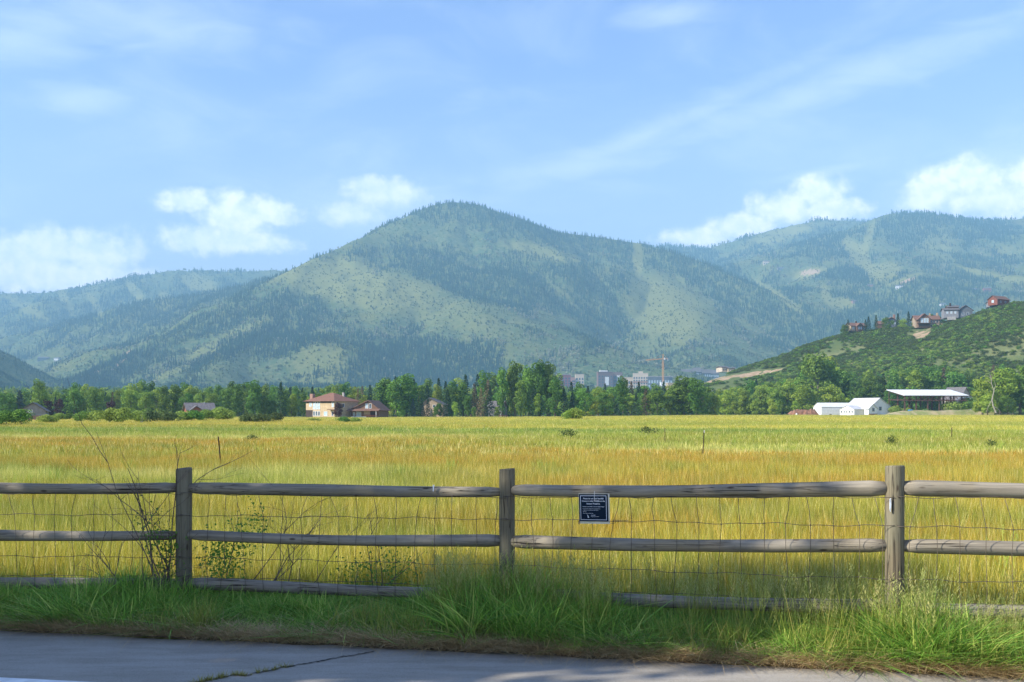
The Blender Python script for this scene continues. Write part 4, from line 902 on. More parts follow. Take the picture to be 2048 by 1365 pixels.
# bushes along the far edge of the field
BS = [(12, 827, 853, 'greenbush', 1.25, 'large rounded green bush at the outer end of the meadow edge'), (42, 826, 853, 'greenbush', 1.1, 'rounded green bush nestled against the outermost one'), (92, 833, 849, 'willow', 1.3, 'low olive bush alone in the grass near the grey gable'),
      (118, 829, 842, 'willow', 1.2, 'small pale bush behind the lone olive one'), (138, 830, 842, 'greenbush', 1.1, 'small green bush just past the plum trees'), (168, 827, 846, 'greenbush', 1.1, 'dark green bush at the near end of the willow bank'), (190, 826, 846, 'willow', 1.0, 'bright willow bush second in the willow bank'),
      (218, 822, 849, 'willow', 1.1, 'broad yellow-green willow bush, tallest of the willow bank'), (246, 822, 849, 'willow', 1.1, 'broad grey-stemmed willow bush beside the tallest one'), (272, 826, 848, 'willow', .9, 'rounded willow bush before the leaning field post'), (300, 827, 847, 'greybush', 1.2, 'dark grey-green bush just past the leaning field post'),
      (330, 825, 846, 'greybush', 1.3, 'low grey-green bush midway to the red cabin'), (360, 823, 845, 'willow', 1.3, 'light green bush on the near side of the red cabin'), (388, 822, 845, 'greenbush', 1.2, 'green bush under the eaves of the red cabin'), (412, 820, 844, 'greenbush', 1.2, 'dark green bush in front of the red cabin'), (438, 815, 843, 'willow', 1.2, 'tall bright willow bush past the red cabin'), (455, 820, 843, 'willow', 1.0, 'last bright willow bush before the dark poplars'),
      (500, 829, 847, 'greybush', 1.2, 'brownish round bush, first of three before the hip-roofed house'), (525, 830, 847, 'greybush', 1.2, 'brownish round bush, middle of three before the hip-roofed house'), (552, 829, 846, 'greybush', 1.1, 'brownish round bush, nearest the terrace of the hip-roofed house'),
      (625, 838, 845, 'willow', 2.2, 'low yellow-green bush below the hip-roofed house'), (688, 836, 846, 'greenbush', 1.6, 'low green bush between the hip-roofed house and brown chalet'), (712, 837, 846, 'willow', 1.6, 'low pale bush below the brown chalet'),
      (1144, 822, 841, 'light', 1.0, 'single bright green bush standing clear before the spruces'), (1152, 821, 841, 'light', 1.2, 'bright green bush joined to the single one before the spruces'),
      (1790, 815, 829, 'willow', 1.2, 'pale bush at the corner of the open shed'), (1845, 817, 830, 'greenbush', 1.3, 'rounded dark bush in front of the open shed'), (1815, 818, 829, 'willow', 1.3, 'pale weedy bush under the open shed'), (1908, 806, 828, 'willow', 1.2, 'tall willow bush at the far end of the open shed'), (1935, 802, 828, 'greenbush', 1.0, 'dense green bush before the little white gabled shed'), (1928, 820, 830, 'greybush', 1.1, 'grey-green bush on the dirt bank by the snag'), (1950, 800, 828, 'willow', .8, 'slim willow bush beside the snag'),
      (507, 869, 876, 'greenbush', 1.3, 'small dark clump in the green band behind the leaning stake'), (1140, 857, 871, 'greybush', 1.3, 'sparse grey bush alone mid-field, nearer the sign post'), (1296, 852, 865, 'greybush', 1.4, 'sparse grey-green bush alone mid-field near the short stake'), (1785, 870, 884, 'greenbush', .7, 'small dark green sprig alone in the field below the open shed'), (1981, 878, 888, 'greenbush', .8, 'tiny green sprig in the golden field below the snag')]
PROTO['light'] = ('green_bush', None); proto('light', 'bush', 'light', 2.4, 2400, .2, .05, 'green_bush')
sparse = crown_mesh('crown', MT['grey'], lobes_for('bush', rt, 2.4), 330, .26, rt, .9, .7)
for px_, top, bp, key, wide, lab in BS:
    d = min(1.68*F/(bp-HZ), 385) if px_ < 1500 else (372 if bp < 835 else 1.3*F/(bp-HZ))
    if bp > 860: d = 1.35*F/(bp-HZ)
    if bp < 860 and not 345 < px_ < 460: top = bp-(bp-top)*1.2
    e = plant(key, px_, top, bp, d, wide, lab, 'bush', 'bushes at the field edge' if bp < 860 else None, z=(None if bp < 860 else .1))
    if bp > 860:
        for ch in [c for c in bpy.data.objects if c.parent == e and c.name.startswith('crown')]: ch.data = sparse
# bleached snag
sn = empty('dead_snag', wp(1988, 832, 322), label='bleached leaning bare snag in front of the big willows', cat='tree')
b = MB(); s_ = 322/F
P0 = lambda px, py, dy=0: ((px-1988)*s_, dy, (832-py)*s_)
b.tube([P0(1992, 826), P0(1986, 812), P0(1984, 800), P0(1988, 782), P0(1983, 768), P0(1982, 757)], [.26, .22, .18, .14, .10, .05], 7); b.build('trunk', pale_bark, sn)
for pts in ([P0(1984, 800), P0(1976, 815), P0(1972, 826)], [P0(1986, 812), P0(1998, 820), P0(2003, 828)], [P0(1982, 757), P0(1974, 752), P0(1966, 754)], [P0(1988, 782), P0(1991, 772), P0(1989, 762)], [P0(1983, 768), P0(1975, 762), P0(1970, 764)], [P0(1984, 762), P0(1980, 750), P0(1975, 746)]):
    MB().tube(pts, [.09, .06, .03], 5).build('branch', pale_bark, sn)
# woods between the treeline and the town, and scrub on the near hill
fw = [source('w%d' % i, crown_mesh('w%d' % i, MT[k], lobes_for(kd, rt, 11), 420, .95, rt)) for i, (kd, k) in enumerate((('poplar', 'green'), ('broad', 'green'), ('broad', 'light'), ('poplar', 'light'), ('broad', 'green')))]
fw.append(source('w9', spruce_crown('w9', MT['spruce'], 12, rt, 600, .8)))
n = 5200; y = np.exp(rng.uniform(math.log(440), math.log(2300), n)); x = rng.uniform(-.62, .62, n)*y
z, who = terrain(x, y); px, py = px_py(x, y, z); onhill = (who == len(RID)-1)
k = (~onhill | (py > 792)) & (py > 765) & ~((px > 1540) & (y < 480)) & (z < 110)
x, y, z = x[k], y[k], z[k]; n = len(x); sc = rng.uniform(.7, 1.1, n)*np.where(y > 1500, .8, 1)*np.interp(x/y*F+1024, [900, 1100, 1300, 1450, 1500], [.95, .95, .85, .75, .9])
scatter('distant_wood', np.stack([x, y, z-.5], 1), np.stack([0*x, 0*x, rng.uniform(0, 6.28, n)], 1), sc, fw, None, 'hazy wood filling the valley between the treeline and the town', 'wood')
sb = [source('s%d' % i, crown_mesh('s%d' % i, MT[k], lobes_for('bush', rt, 2.4), 150, .55, rt)) for i, k in enumerate(('green', 'grey', 'grey', 'green', 'willow', 'dead'))]
n = 95000; y = rng.uniform(440, 1150, n); x = rng.uniform(.12, .62, n)*y; z, who = terrain(x, y); px, py = px_py(x, y, z)
dn = fbm(x/28, y/28, 55, 4); k = (who == len(RID)-1) & (rng.random(n) < np.clip((dn-.33)*4.5, .06, 1)) & (py < 822)
rkm = ell(px, py, [(1490, 752, 80, 7, -9, 1.6), (1420, 762, 34, 6, -12, 1.2), (1845, 668, 20, 12, -25, 1.8)]); k &= rkm < .35
x, y, z, dn = x[k], y[k], z[k], dn[k]; n = len(x); print('scrub', n)
sc = rng.uniform(.5, 1.15, n)*(.8+.9*np.clip(dn-.5, 0, 1)); ix = np.where(fbm(x/60, y/60, 58, 3) > .52, rng.choice([0, 1, 0, 4, 2], n), rng.choice([0, 1, 2, 3, 2, 2], n))
scatter('hillside_scrub', np.stack([x, y, z-.15], 1), np.stack([0*x, 0*x, rng.uniform(0, 6.28, n)], 1), np.stack([sc*1.25, sc*1.25, sc], 1), sb, ix, 'oak scrub and sage thickly dotting the near hillside', 'scrub')
# shade trees behind the viewpoint: their shadow lies on the path and fence
rt = np.random.default_rng(99)
shp = crown_mesh('crown', MT['green'], lobes_for('broad', rt, 12), 8000, .34, rt, .8, .5)
for i, (x, y, s, lab) in enumerate(SHADE):
    e = empty('shade_tree', (x, y, 0), i*1.7, label='broad leafy tree %s of the row shading the path behind the viewpoint' % ['nearest the viewpoint', 'second', 'third', 'fourth', 'fifth'][i], cat='tree', group='shade trees behind the viewpoint'); e.scale = (s[0], s[0], s[1])
    link('crown', shp, e); link('trunk', trunk_mesh('trunk', bark, 12, .3, rt, 8, .8, .2), e)
# ==================================================================== BUILDINGS
def pm_(nm, c, c2=None, sc=1.2, r=.85, **k): return simple(nm, c, c2 or tuple(q*.78 for q in c), sc, r, **k)
TAN, TAN2 = pm_('tan_stucco', (.52, .40, .25)), pm_('tan_stone', (.46, .36, .25), (.30, .23, .16), 3)
BRN, DBR = pm_('brown_siding', (.20, .12, .075), sc=2), pm_('dark_timber', (.06, .042, .032))
REDB, RUST = pm_('red_siding', (.23, .085, .055), sc=2), pm_('rust_roof', (.42, .20, .10), (.30, .15, .08), 1)
ROOFB, ROOFR, ROOFG = pm_('brown_shingle', (.22, .12, .085), (.15, .085, .06), 2.5), pm_('redbrown_shingle', (.235, .115, .075), (.17, .085, .055), 2.5), pm_('grey_shingle', (.17, .16, .16), (.11, .10, .10), 2.5)
WHT, WMET = pm_('white_siding', (.80, .80, .78), (.70, .71, .71), 1.5), pm_('pale_metal_roof', (.60, .60, .60), (.46, .46, .46), .8, .5, sc_=None) if 0 else pm_('pale_metal_roof', (.60, .60, .60), (.46, .46, .46), .8, .5)
GRY, BLUG = pm_('grey_wall', (.26, .26, .27)), pm_('slate_wall', (.13, .15, .17))
GLS = simple('window_glass', (.10, .15, .19), (.05, .07, .09), .6, .12, spec=.6); CURT = pm_('bright_pane', (.50, .62, .66), (.35, .45, .50), 2, .2)
FRM = pm_('white_frame', (.72, .72, .70)); CON = pm_('concrete', (.42, .40, .37)); BRICK = pm_('brick_base', (.34, .20, .15), (.26, .16, .12), 6); STEEL = pm_('rusted_steel', (.075, .045, .035), (.12, .06, .04), 2); MAR = pm_('maroon_panel', (.34, .10, .10)); ORG = pm_('crane_paint', (.78, .36, .06), (.62, .28, .05), .3); CREAM = pm_('cream_wall', (.62, .52, .40)); DIRT = pm_('red_dirt', (.30, .15, .09), (.20, .11, .07), 1); TERR = pm_('timber_terrace', (.45, .40, .34))
def box(nm, m, par, *bx):
    b = MB()
    for q in bx: b.box(*q)
    return b.build(nm, m, par)
def gable(nm, m, par, x0, x1, y0, y1, z0, z1, axis='x', ov=.4, th=.18, peak=.5):
    """ridge runs along axis; z0 eaves, z1 ridge"""
    b = MB()
    if axis == 'x':
        ym = y0+(y1-y0)*peak; a, c = x0-ov, x1+ov; sl = (z1-z0)/(ym-y0); e0 = z0-ov*sl; e1 = z0-ov*(z1-z0)/(y1-ym)
        for (p, q, zp, zq) in ((y0-ov, ym, e0, z1), (y1+ov, ym, e1, z1)):
            n = len(b.v); b.v += [(a, p, zp), (c, p, zp), (c, q, zq), (a, q, zq), (a, p, zp+th), (c, p, zp+th), (c, q, zq+th), (a, q, zq+th)]
            b.f += [tuple(n+i for i in f) for f in ((3, 2, 1, 0), (4, 5, 6, 7), (0, 1, 5, 4), (1, 2, 6, 5), (3, 0, 4, 7))]
    else:
        xm = x0+(x1-x0)*peak; a, c = y0-ov, y1+ov; e0 = z0-ov*(z1-z0)/(xm-x0); e1 = z0-ov*(z1-z0)/(x1-xm)
        for (p, q, zp, zq) in ((x0-ov, xm, e0, z1), (x1+ov, xm, e1, z1)):
            n = len(b.v); b.v += [(p, a, zp), (p, c, zp), (q, c, zq), (q, a, zq), (p, a, zp+th), (p, c, zp+th), (q, c, zq+th), (q, a, zq+th)]
            b.f += [tuple(n+i for i in f) for f in ((3, 2, 1, 0), (4, 5, 6, 7), (0, 1, 5, 4), (1, 2, 6, 5), (3, 0, 4, 7))]
    return b.build(nm, m, par)
def body(m, par, x0, x1, y0, y1, h, ridge=None, axis='x', peak=.5, z=0, nm='wall'):
    """walls with gable ends rising to the ridge"""
    b = MB(); b.v = [(x0, y0, z), (x1, y0, z), (x1, y1, z), (x0, y1, z), (x0, y0, h), (x1, y0, h), (x1, y1, h), (x0, y1, h)]
    b.f = [(0, 1, 5, 4), (1, 2, 6, 5), (2, 3, 7, 6), (3, 0, 4, 7)]
    if ridge:
        if axis == 'x': ym = y0+(y1-y0)*peak; b.v += [(x0, ym, ridge), (x1, ym, ridge)]; b.f += [(4, 8, 7), (5, 6, 9)]
        else: xm = x0+(x1-x0)*peak; b.v += [(xm, y0, ridge), (xm, y1, ridge)]; b.f += [(4, 5, 8), (6, 7, 9)]
    else: b.f.append((4, 5, 6, 7))
    return b.build(nm, m, par)
def win(par, x, y, z, w, h, side='f', glass=None, frame=FRM, fw=.12):
    """window: frame standing 6 cm proud with a pane as its sub-part. side f: faces -y at y; l: faces -x at x; r: faces +x at x"""
    b, p = MB(), MB()
    if side == 'f':
        for q in ((x-w/2, x-w/2+fw, z, z+h), (x+w/2-fw, x+w/2, z, z+h), (x-w/2+fw, x+w/2-fw, z, z+fw), (x-w/2+fw, x+w/2-fw, z+h-fw, z+h)): b.box(q[0], q[1], y-.07, y+.02, q[2], q[3])
        p.box(x-w/2+fw, x+w/2-fw, y-.02, y+.01, z+fw, z+h-fw)
    else:
        s = -1 if side == 'l' else 1; xa, xb = sorted((x-.02*s, x+.07*s)); xc, xd = sorted((x-.01*s, x+.02*s))
        for q in ((y-w/2, y-w/2+fw, z, z+h), (y+w/2-fw, y+w/2, z, z+h), (y-w/2+fw, y+w/2-fw, z, z+fw), (y-w/2+fw, y+w/2-fw, z+h-fw, z+h)): b.box(xa, xb, q[0], q[1], q[2], q[3])
        p.box(xc, xd, y-w/2+fw, y+w/2-fw, z+fw, z+h-fw)
    f = b.build('window', frame, par); p.build('pane', glass or GLS, f)
def bld(nm, px, py, d, rz, label, cat='house'):
    return empty(nm, wp(px, py, d), R(rz), label=label, cat=cat)

# hip-roofed two-storey house
A = bld('hip_house', 640, 837.5, 318, -34, 'tan two-storey house with a red-brown hip roof and tall windows')
body(TAN, A, -6.3, 6.3, 0, 11, 5.6)
b = MB(); b.v = [(-7, -.8, 5.5), (7, -.8, 5.5), (7, 11.8, 5.5), (-7, 11.8, 5.5), (-.8, 5.5, 8.3), (.8, 5.5, 8.3)]; b.f = [(0, 1, 5, 4), (1, 2, 5), (2, 3, 4, 5), (3, 0, 4), (3, 2, 1, 0)]; rf = b.build('roof', ROOFR, A)
box('chimney', CON, rf, (3.0, 3.6, 7, 7.6, 6.5, 8.4))
box('chimney', BRICK, A, (-7.6, -6.35, 3, 4.2, 0, 8.0))
for x in (-2.6, -1.5, -.4): win(A, x, 0, 2.9, 1.0, 2.6, glass=CURT)
win(A, -4.2, 0, 3.8, 1.2, 1.3, glass=CURT); win(A, 5.6, 0, 3.6, .9, 1.7, glass=CURT)
for x in (-2.6, -1.5, -.4): win(A, x, 0, .8, .95, 1.6)
win(A, 2.5, 0, .8, 1.6, 1.5, glass=CURT); win(A, 5.5, 0, .8, .9, 1.5)
win(A, 6.3, 4, 3.6, 1.2, 1.2, 'r'); win(A, 6.3, 8, .9, 1.2, 1.2, 'r')
box('porch', DBR, A, (-6.25, -3.3, -.08, 0.0, .1, 2.7)); box('trim', DBR, A, (-6.3, 6.3, -.06, -.003, 5.0, 5.45))
box('terrace', TERR, A, (-11, -3.2, -3.6, -.15, -.2, .25)); box('eave', BRN, A, (4.4, 7.6, -1.3, -.08, 2.7, 2.95))
# brown chalet
A = bld('chalet', 727, 837.5, 318, -14, 'low brown chalet with a broad gable, dormer glass and a red deck')
body(BRN, A, -4.2, 5.4, 0, 8, 2.9, 5.6, 'y', .62); gable('roof', ROOFB, A, -4.2, 5.4, 0, 8, 2.9, 5.7, 'y', .6, .2, .62)
b = MB(); b.v = [(-5, -2.0, 2.55), (5.9, -2.0, 2.55), (5.9, -.05, 3.15), (-5, -.05, 3.15), (-5, -2.0, 2.4), (5.9, -2.0, 2.4), (5.9, -.05, 2.95), (-5, -.05, 2.95)]; b.f = [(0, 1, 2, 3), (7, 6, 5, 4), (0, 4, 5, 1), (1, 5, 6, 2), (3, 7, 4, 0)]; b.build('porch_roof', ROOFB, A)
win(A, 1.1, 0, 3.2, 1.0, 1.6, glass=CURT); win(A, 2.3, 0, 3.2, .9, 1.6); win(A, -1.6, 0, .5, 1.7, 1.7, glass=CURT); win(A, -3.2, 0, .9, .8, 1.1, glass=CURT)
box('panel', TAN, A, (.2, 2.2, -.07, -.003, 1.3, 2.4)); box('opening_shade', DBR, A, (2.5, 4.6, -.08, -.003, .3, 2.4)); box('base_band', WHT, A, (-4.2, 1.0, -.09, -.003, 0, .7)); box('post', FRM, A, (4.9, 5.05, -1.8, -1.65, 0, 2.45))  # the porch opening is a dark panel, its inner shade given by colour
box('deck', REDB, A, (.9, 5.4, -2.0, -.15, -.1, .3)); b = MB(); b.bar((1.2, -1.95, .95), (5.3, -1.95, .95), .09); [b.bar((x, -1.95, .3), (x, -1.95, .9), .07) for x in np.linspace(1.2, 5.3, 9)]; b.build('deck_railing', REDB, A)
box('chimney', REDB, A, (-1.2, -.4, 3.5, 4.3, 3.4, 5.6))
# tan gable behind the spruces
A = bld('gabled_house', 864, 838, 362, -8, 'pale tan gable wall rising between the spruces'); body(TAN2, A, -3.9, 3.9, 0, 9, 5.2, 7.4, 'y', .38); gable('roof', ROOFG, A, -3.9, 3.9, 0, 9, 5.2, 7.5, 'y', .5, .2, .38); win(A, .8, 0, 4.0, 1.1, 1.1)
# red cabin
A = bld('red_cabin', 402, 842, 262, 28, 'small red cabin with a grey shingle roof above the willows'); body(REDB, A, -3.4, 3.4, 0, 5, 3.0, 4.4, 'x', .5); gable('roof', ROOFG, A, -3.4, 3.4, 0, 5, 3.0, 4.6, 'x', .5); body(REDB, A, -2.8, 0, -1.4, 0, 2.8, 3.7, 'y', nm='porch'); gable('porch_roof', ROOFG, A, -2.8, 0, -1.4, .6, 2.8, 3.8, 'y', .35)
win(A, -1.4, -1.4, 1.4, .9, 1.0, glass=CURT); box('vent_pipe', FRM, A, (1.2, 1.35, 2.2, 2.35, 4.2, 5.0))
# grey gable with brick base
A = bld('grey_house', 66, 847, 205, 20, 'grey gabled house end with one bright window over a brick base'); body(GRY, A, -2.4, 2.4, 0, 6, 2.6, 4.1, 'y'); gable('roof', ROOFG, A, -2.4, 2.4, 0, 6, 2.6, 4.2, 'y', .4, .15); win(A, -.5, 0, 2.1, .9, .7, glass=CURT); box('brick_base', BRICK, A, (-2.45, 2.45, -.08, -.01, -.3, 1.6))
# small grey roof behind trees
A = bld('grey_shed', 990, 838, 352, -20, 'small pale grey roof glimpsed behind the trees'); body(GRY, A, -2.6, 2.6, 0, 5, 4.0, 5.6, 'x'); gable('roof', ROOFG, A, -2.6, 2.6, 0, 5, 4.4, 6.2, 'x', .4); win(A, 1, 0, 2.4, 1, 1)
A = bld('picnic_table', 1006, 838.5, 300, 10, 'dark red picnic table in shade under the tall poplars', 'table'); box('table_top', REDB, A, (-1.3, 1.3, -.5, .5, 1.0, 1.1)); box('bench', REDB, A, (-1.3, 1.3, -1.1, -.8, .5, .6)); b = MB(); [b.bar((x, -.9, 0), (x, .3, 1), .12) for x in (-1, 1)]; b.build('leg', REDB, A)
# white barn, white house
A = bld('white_barn', 1684, 832, 384, 8, 'long low white metal barn with a narrow slanting end', 'barn')
body(WHT, A, -8.4, 8.6, 0, 7, 3.4, 4.9, 'x'); gable('roof', pm_('barn_roof', (.70, .71, .72), (.62, .63, .64), .8, .6), A, -8.4, 8.6, 0, 7, 3.4, 4.95, 'x', .15, .1)
b = MB(); [b.box(-8.4, 8.6, -.03, -.003, z, z+.05) for z in np.arange(.4, 3.3, .55)]; b.build('seam', pm_('seam', (.5, .5, .5)), A); box('door', GRY, A, (4.6, 5.4, -.05, -.004, 0, 2.0))
A = bld('white_house', 1758, 831.5, 372, 24, 'white house with two windows in its gable end and a low wing', 'house')
body(WHT, A, -4.6, 6.4, 0, 13, 2.9, 6.4, 'y', .45); gable('roof', WMET, A, -4.6, 6.4, 0, 13, 2.9, 6.5, 'y', .35, .15, .45)
win(A, 0.6, 0, 1.9, 1.3, 1.4, frame=GRY); body(WHT, A, -9.2, -4.6, 3.0, 10.5, 2.3, 3.6, 'x', .5, nm='wing'); gable('wing_roof', WMET, A, -9.2, -4.62, 3.0, 10.5, 2.3, 3.7, 'x', .25, .12)
for y in (4, 5.4, 6.8, 8.2, 9.6): win(A, -9.2, y, .9, .8, 1.0, 'l')
body(WHT, A, -6.6, -2.4, -1.6, 0, 2.6, 4.2, 'y', nm='porch'); gable('porch_roof', WMET, A, -6.6, -2.4, -1.6, 1.2, 2.6, 4.3, 'y', .3, .12); win(A, -4.3, -1.6, 1.5, 1.1, 1.3, frame=GRY)
box('brick_base', BRICK, A, (-6.6, -2.4, -1.75, -1.62, 0, .7)); box('trough', WHT, A, (.2, 2.8, -1.4, -.7, 0, .5)); b = MB(); b.bar((2.6, -.4, .6), (7.4, -1.4, 1.9), .12); b.bar((2.8, -.4, .2), (7.4, -1.4, 1.4), .08); b.build('handrail', WHT, A)
# open pole shed
A = bld('open_shed', 1856, 828.5, 374, 4, 'open-sided pole shed with a bright metal roof on dark rusty columns', 'shed')
b = MB(); b.v = [(-13.2, -5, 7.2), (13.2, -5, 7.2), (9.6, 6, 9.2), (-13.8, 6, 9.2), (-13.2, -5, 7.0), (13.2, -5, 7.0), (9.6, 6, 9.0), (-13.8, 6, 9.0)]
b.v = [(-11.6, -5, 7.0), (13.2, -5, 7.0), (11.8, 6, 9.3), (-13.4, 6, 9.3), (-11.6, -5, 6.8), (13.2, -5, 6.8), (11.8, 6, 9.1), (-13.4, 6, 9.1)]
b.f = [(0, 1, 2, 3), (7, 6, 5, 4), (0, 4, 5, 1), (1, 5, 6, 2), (2, 6, 7, 3), (3, 7, 4, 0)]; b.build('roof', simple('bright_metal', (.72, .74, .74), (.62, .64, .64), 1, .6), A)
for x in (-11, -6.6, -2.2, 2.2, 6.6, 10.8):
    for y in (-4.2, 1.5): MB().bar((x, y, -.4), (x, y, 6.6 if y < 0 else 7.6), .42, .42).build('column', STEEL, A)
for x in (-12.6, -9, -4, 0, 4.5, 9): MB().bar((x, 5.4, -.4), (x, 5.4, 8.6), .26, .26).build('column', STEEL, A)
b = MB(); b.bar((-11.6, -4.6, 5.0), (13, -4.6, 5.0), .3); b.bar((-11.6, -4.6, 6.6), (13, -4.6, 6.6), .25); xs = np.linspace(-11.4, 12.8, 23)
for i in range(22): b.bar((xs[i], -4.6, 5.1 if i % 2 else 6.5), (xs[i+1], -4.6, 6.5 if i % 2 else 5.1), .14)
b.bar((-12.6, 5.2, 5.3), (11.4, 5.2, 5.3), .3); b.bar((-11.4, -4.4, 5.2), (-12.8, 5.2, 5.4), .3); b.bar((-11.4, -4.4, 6.7), (-12.8, 5.2, 8.6), .2); b.build('truss', STEEL, A)
A = bld('water_tank', 1821, 829, 366, 0, 'small blue tank on the ground under the open shed', 'tank'); b = MB(); b.tube([(0, 0, 0), (0, 0, .3), (0, 0, 1.5), (0, 0, 1.75)], [.9, .95, .95, .6], 14); b.build('drum', pm_('blue_paint', (.05, .20, .36)), A); MB().tube([(0, 0, 1.7), (0, 0, 1.9)], .25, 10).build('lid', DBR, A)
A = bld('gabled_shed', 1946, 824, 392, 18, 'little white gabled shed with a dark green roof by the tall willow bush', 'shed'); body(WHT, A, -3.6, 3.6, 0, 7, 3.4, 5.6, 'y'); gable('roof', BLUG, A, -3.6, 3.6, 0, 7, 3.4, 5.7, 'y', .4); win(A, 1, 0, 1.2, .9, .9)
A = bld('barn', 1830, 830, 500, 6, 'long rust-brown roof showing above the open shed', 'barn'); body(BRN, A, -13, 10, 0, 12, 9.4, 12.6, 'x'); gable('roof', RUST, A, -13, 10, 0, 12, 9.4, 12.9, 'x', .5); win(A, 3, 0, 5, 1.2, 1.2)
A = bld('barn', 1764, 830, 480, 20, 'rust-orange roof end glimpsed between trees above the white house', 'barn'); body(BRN, A, -5, 5, 0, 9, 6.2, 11.3, 'x'); gable('roof', RUST, A, -5, 5, 0, 9, 6.4, 11.8, 'x', .5); win(A, 0, 0, 3, 1.2, 1.2)
A = bld('hay_barn', 1932, 826, 430, 30, 'weathered grey barn gable half hidden beside the big willows', 'barn'); body(pm_('grey_boards', (.32, .28, .24)), A, -4, 4, 0, 9, 6, 10.8, 'y'); gable('roof', ROOFG, A, -4, 4, 0, 9, 6, 11.0, 'y', .4); win(A, 0, 0, 6, 1.4, 1.4)
A = bld('white_tank', 1593, 834, 352, 0, 'small white upright cylinder tank standing in the grass', 'tank'); MB().tube([(0, 0, 0), (0, 0, 1.0), (0, 0, 1.2)], [.32, .32, .15], 12).build('drum', WHT, A); MB().tube([(0, 0, 1.2), (0, 0, 1.32)], .1, 8).build('cap', GRY, A)
def heap(nm, px, py, d, w_, dp, h, m, lab, cat, seed):
    n_ = 22; V_ = []; 
    for j in range(9):
        for i in range(n_):
            u_, v_ = i/(n_-1)*2-1, j/8*2-1; e_ = max(0, 1-abs(u_)**2.2)*max(0, 1-abs(v_)**2.2)
            V_.append((u_*w_/2, v_*dp/2, h*e_**.6*(.45+1.1*float(fbm(np.array(u_*4.+seed), np.array(v_*3.), seed, 3)))-.15))
    o = link(nm, mesh(nm, V_, [(j*n_+i, j*n_+i+1, (j+1)*n_+i+1, (j+1)*n_+i) for j in range(8) for i in range(n_-1)], [m]), None, wp(px, py, d)); tag(o, lab, cat)
heap('dirt_pile', 1600, 832.5, 372, 10, 4, 2.3, DIRT, 'red-brown heap of dirt and brush at the end of the white barn', 'dirt pile', 3)
heap('dirt_pile', 1621, 832.5, 370, 6, 3, 2.6, DIRT, 'taller red-brown heap touching the white barn', 'dirt pile', 8)
heap('dirt_bank', 1900, 830.5, 345, 46, 7, 1.9, pm_('dry_bank', (.38, .31, .17), (.20, .22, .07), .4), 'long dry weedy bank below the open shed and snag', 'bank', 5)
for i, (px_, lab) in enumerate(((1575, 'dark rock lying in the grass beyond the white tank'), (1661, 'dark rounded boulder against the foot of the white barn'))):
    heap('boulder', px_, 833, 360, 1.8, 1.4, .9, DBR, lab, 'boulder', 11+i)
P_ = bld('field_post', 283, 848, 152, 3, 'short pale wooden post standing before the willow bank', 'post'); MB().box(-.16, .16, -.16, .16, -.2, 1.5).build('shaft', TERR, P_)
# low pale farm fence by the house is a run of separate posts
# ---- houses on the near hill
def hillz(px, py):  # distance where the sight line meets the hill
    for d in np.arange(450, 1100, 2.0):
        x = (px-1024)/F*d; z, _ = terrain(np.array([x]), np.array([d]))
        if z[0] >= EYE+(HZ-py)/F*d: return float(d)
    return 700.
A = bld('hill_house', 1852, 656, 684, -6, 'largest hillside house, tan gables and wide glass above the bare slope')
body(TAN2, A, -7, 9, 0, 9, 6.0, 8.6, 'x'); gable('roof', ROOFB, A, -7, 9, 0, 9, 6.0, 8.8, 'x', .8); body(BRN, A, -6, 2, -3, 0, 5.8, 9.2, 'y', nm='gable_wing'); gable('wing_roof', ROOFB, A, -6, 2, -3, 3, 5.8, 9.4, 'y', .9)
for x in (-3.6, -1.8, 0): win(A, x, -3, 3.2, 1.5, 3.2, glass=CURT)
for x in (3.4, 5.4, 7.4): win(A, x, 0, 3.4, 1.4, 1.6); win(A, x, 0, .6, 1.4, 1.6)
box('balcony', DBR, A, (-7, 9, -4.2, -3.05, 2.7, 3.1)); box('base', DBR, A, (-5.6, 1.6, -3.06, -3.003, .3, 2.4)); box('chimney', TAN, A, (8.2, 9.3, 4, 5, 6, 10.6)); box('chimney', TAN, A, (3.4, 4.2, 4, 4.8, 8, 10.4)); box('pier', TAN, A, (10, 10.8, -1, -.2, -2, 3.2))
A = bld('hill_house', 1717, 663, 712, 14, 'small hillside house lowest on the ridge, tan end wall and dark deck')
body(TAN, A, -6, 6.5, 0, 8, 3.8, 6, 'x'); gable('roof', ROOFB, A, -6, 6.5, 0, 8, 3.8, 6.2, 'x', .7); body(BRN, A, -2.5, 2.5, -2, 0, 3.6, 5.6, 'y', nm='gable_wing'); gable('wing_roof', ROOFB, A, -2.5, 2.5, -2, 3, 3.6, 5.8, 'y', .5)
for x in (-4.2, -.8, .9, 4.4): win(A, x, -2 if abs(x) < 2 else 0, 1.2, 1.2, 1.9, glass=CURT)
box('deck', DBR, A, (-3, 5, -4, -2.1, -.9, .1)); box('chimney', DBR, A, (.5, 1.4, 4, 5, 5.6, 7.6))
A = bld('hill_house', 1780, 658, 716, 0, 'narrow dark hillside house with brick chimney among conifers')
body(BLUG, A, -3.5, 5.5, 0, 8, 5.5, 8, 'y'); gable('roof', ROOFB, A, -3.5, 5.5, 0, 8, 5.5, 8.2, 'y', .6); body(BRN, A, -8, -3.5, 1, 7, 3.6, 5.6, 'x', nm='side_wing'); gable('wing_roof', ROOFB, A, -8, -3.52, 1, 7, 3.6, 5.8, 'x', .4)
for x in (-1.6, 1, 3.4): win(A, x, 0, 3.2, 1.2, 1.6, glass=CURT); win(A, x, 0, .6, 1.2, 1.6)
box('chimney', BRICK, A, (3.6, 5.0, 3, 4.2, 6.2, 10.6))
A = bld('hill_house', 1917, 636, 668, -12, 'broad slate-grey hillside house with stepped flat-looking roofs')
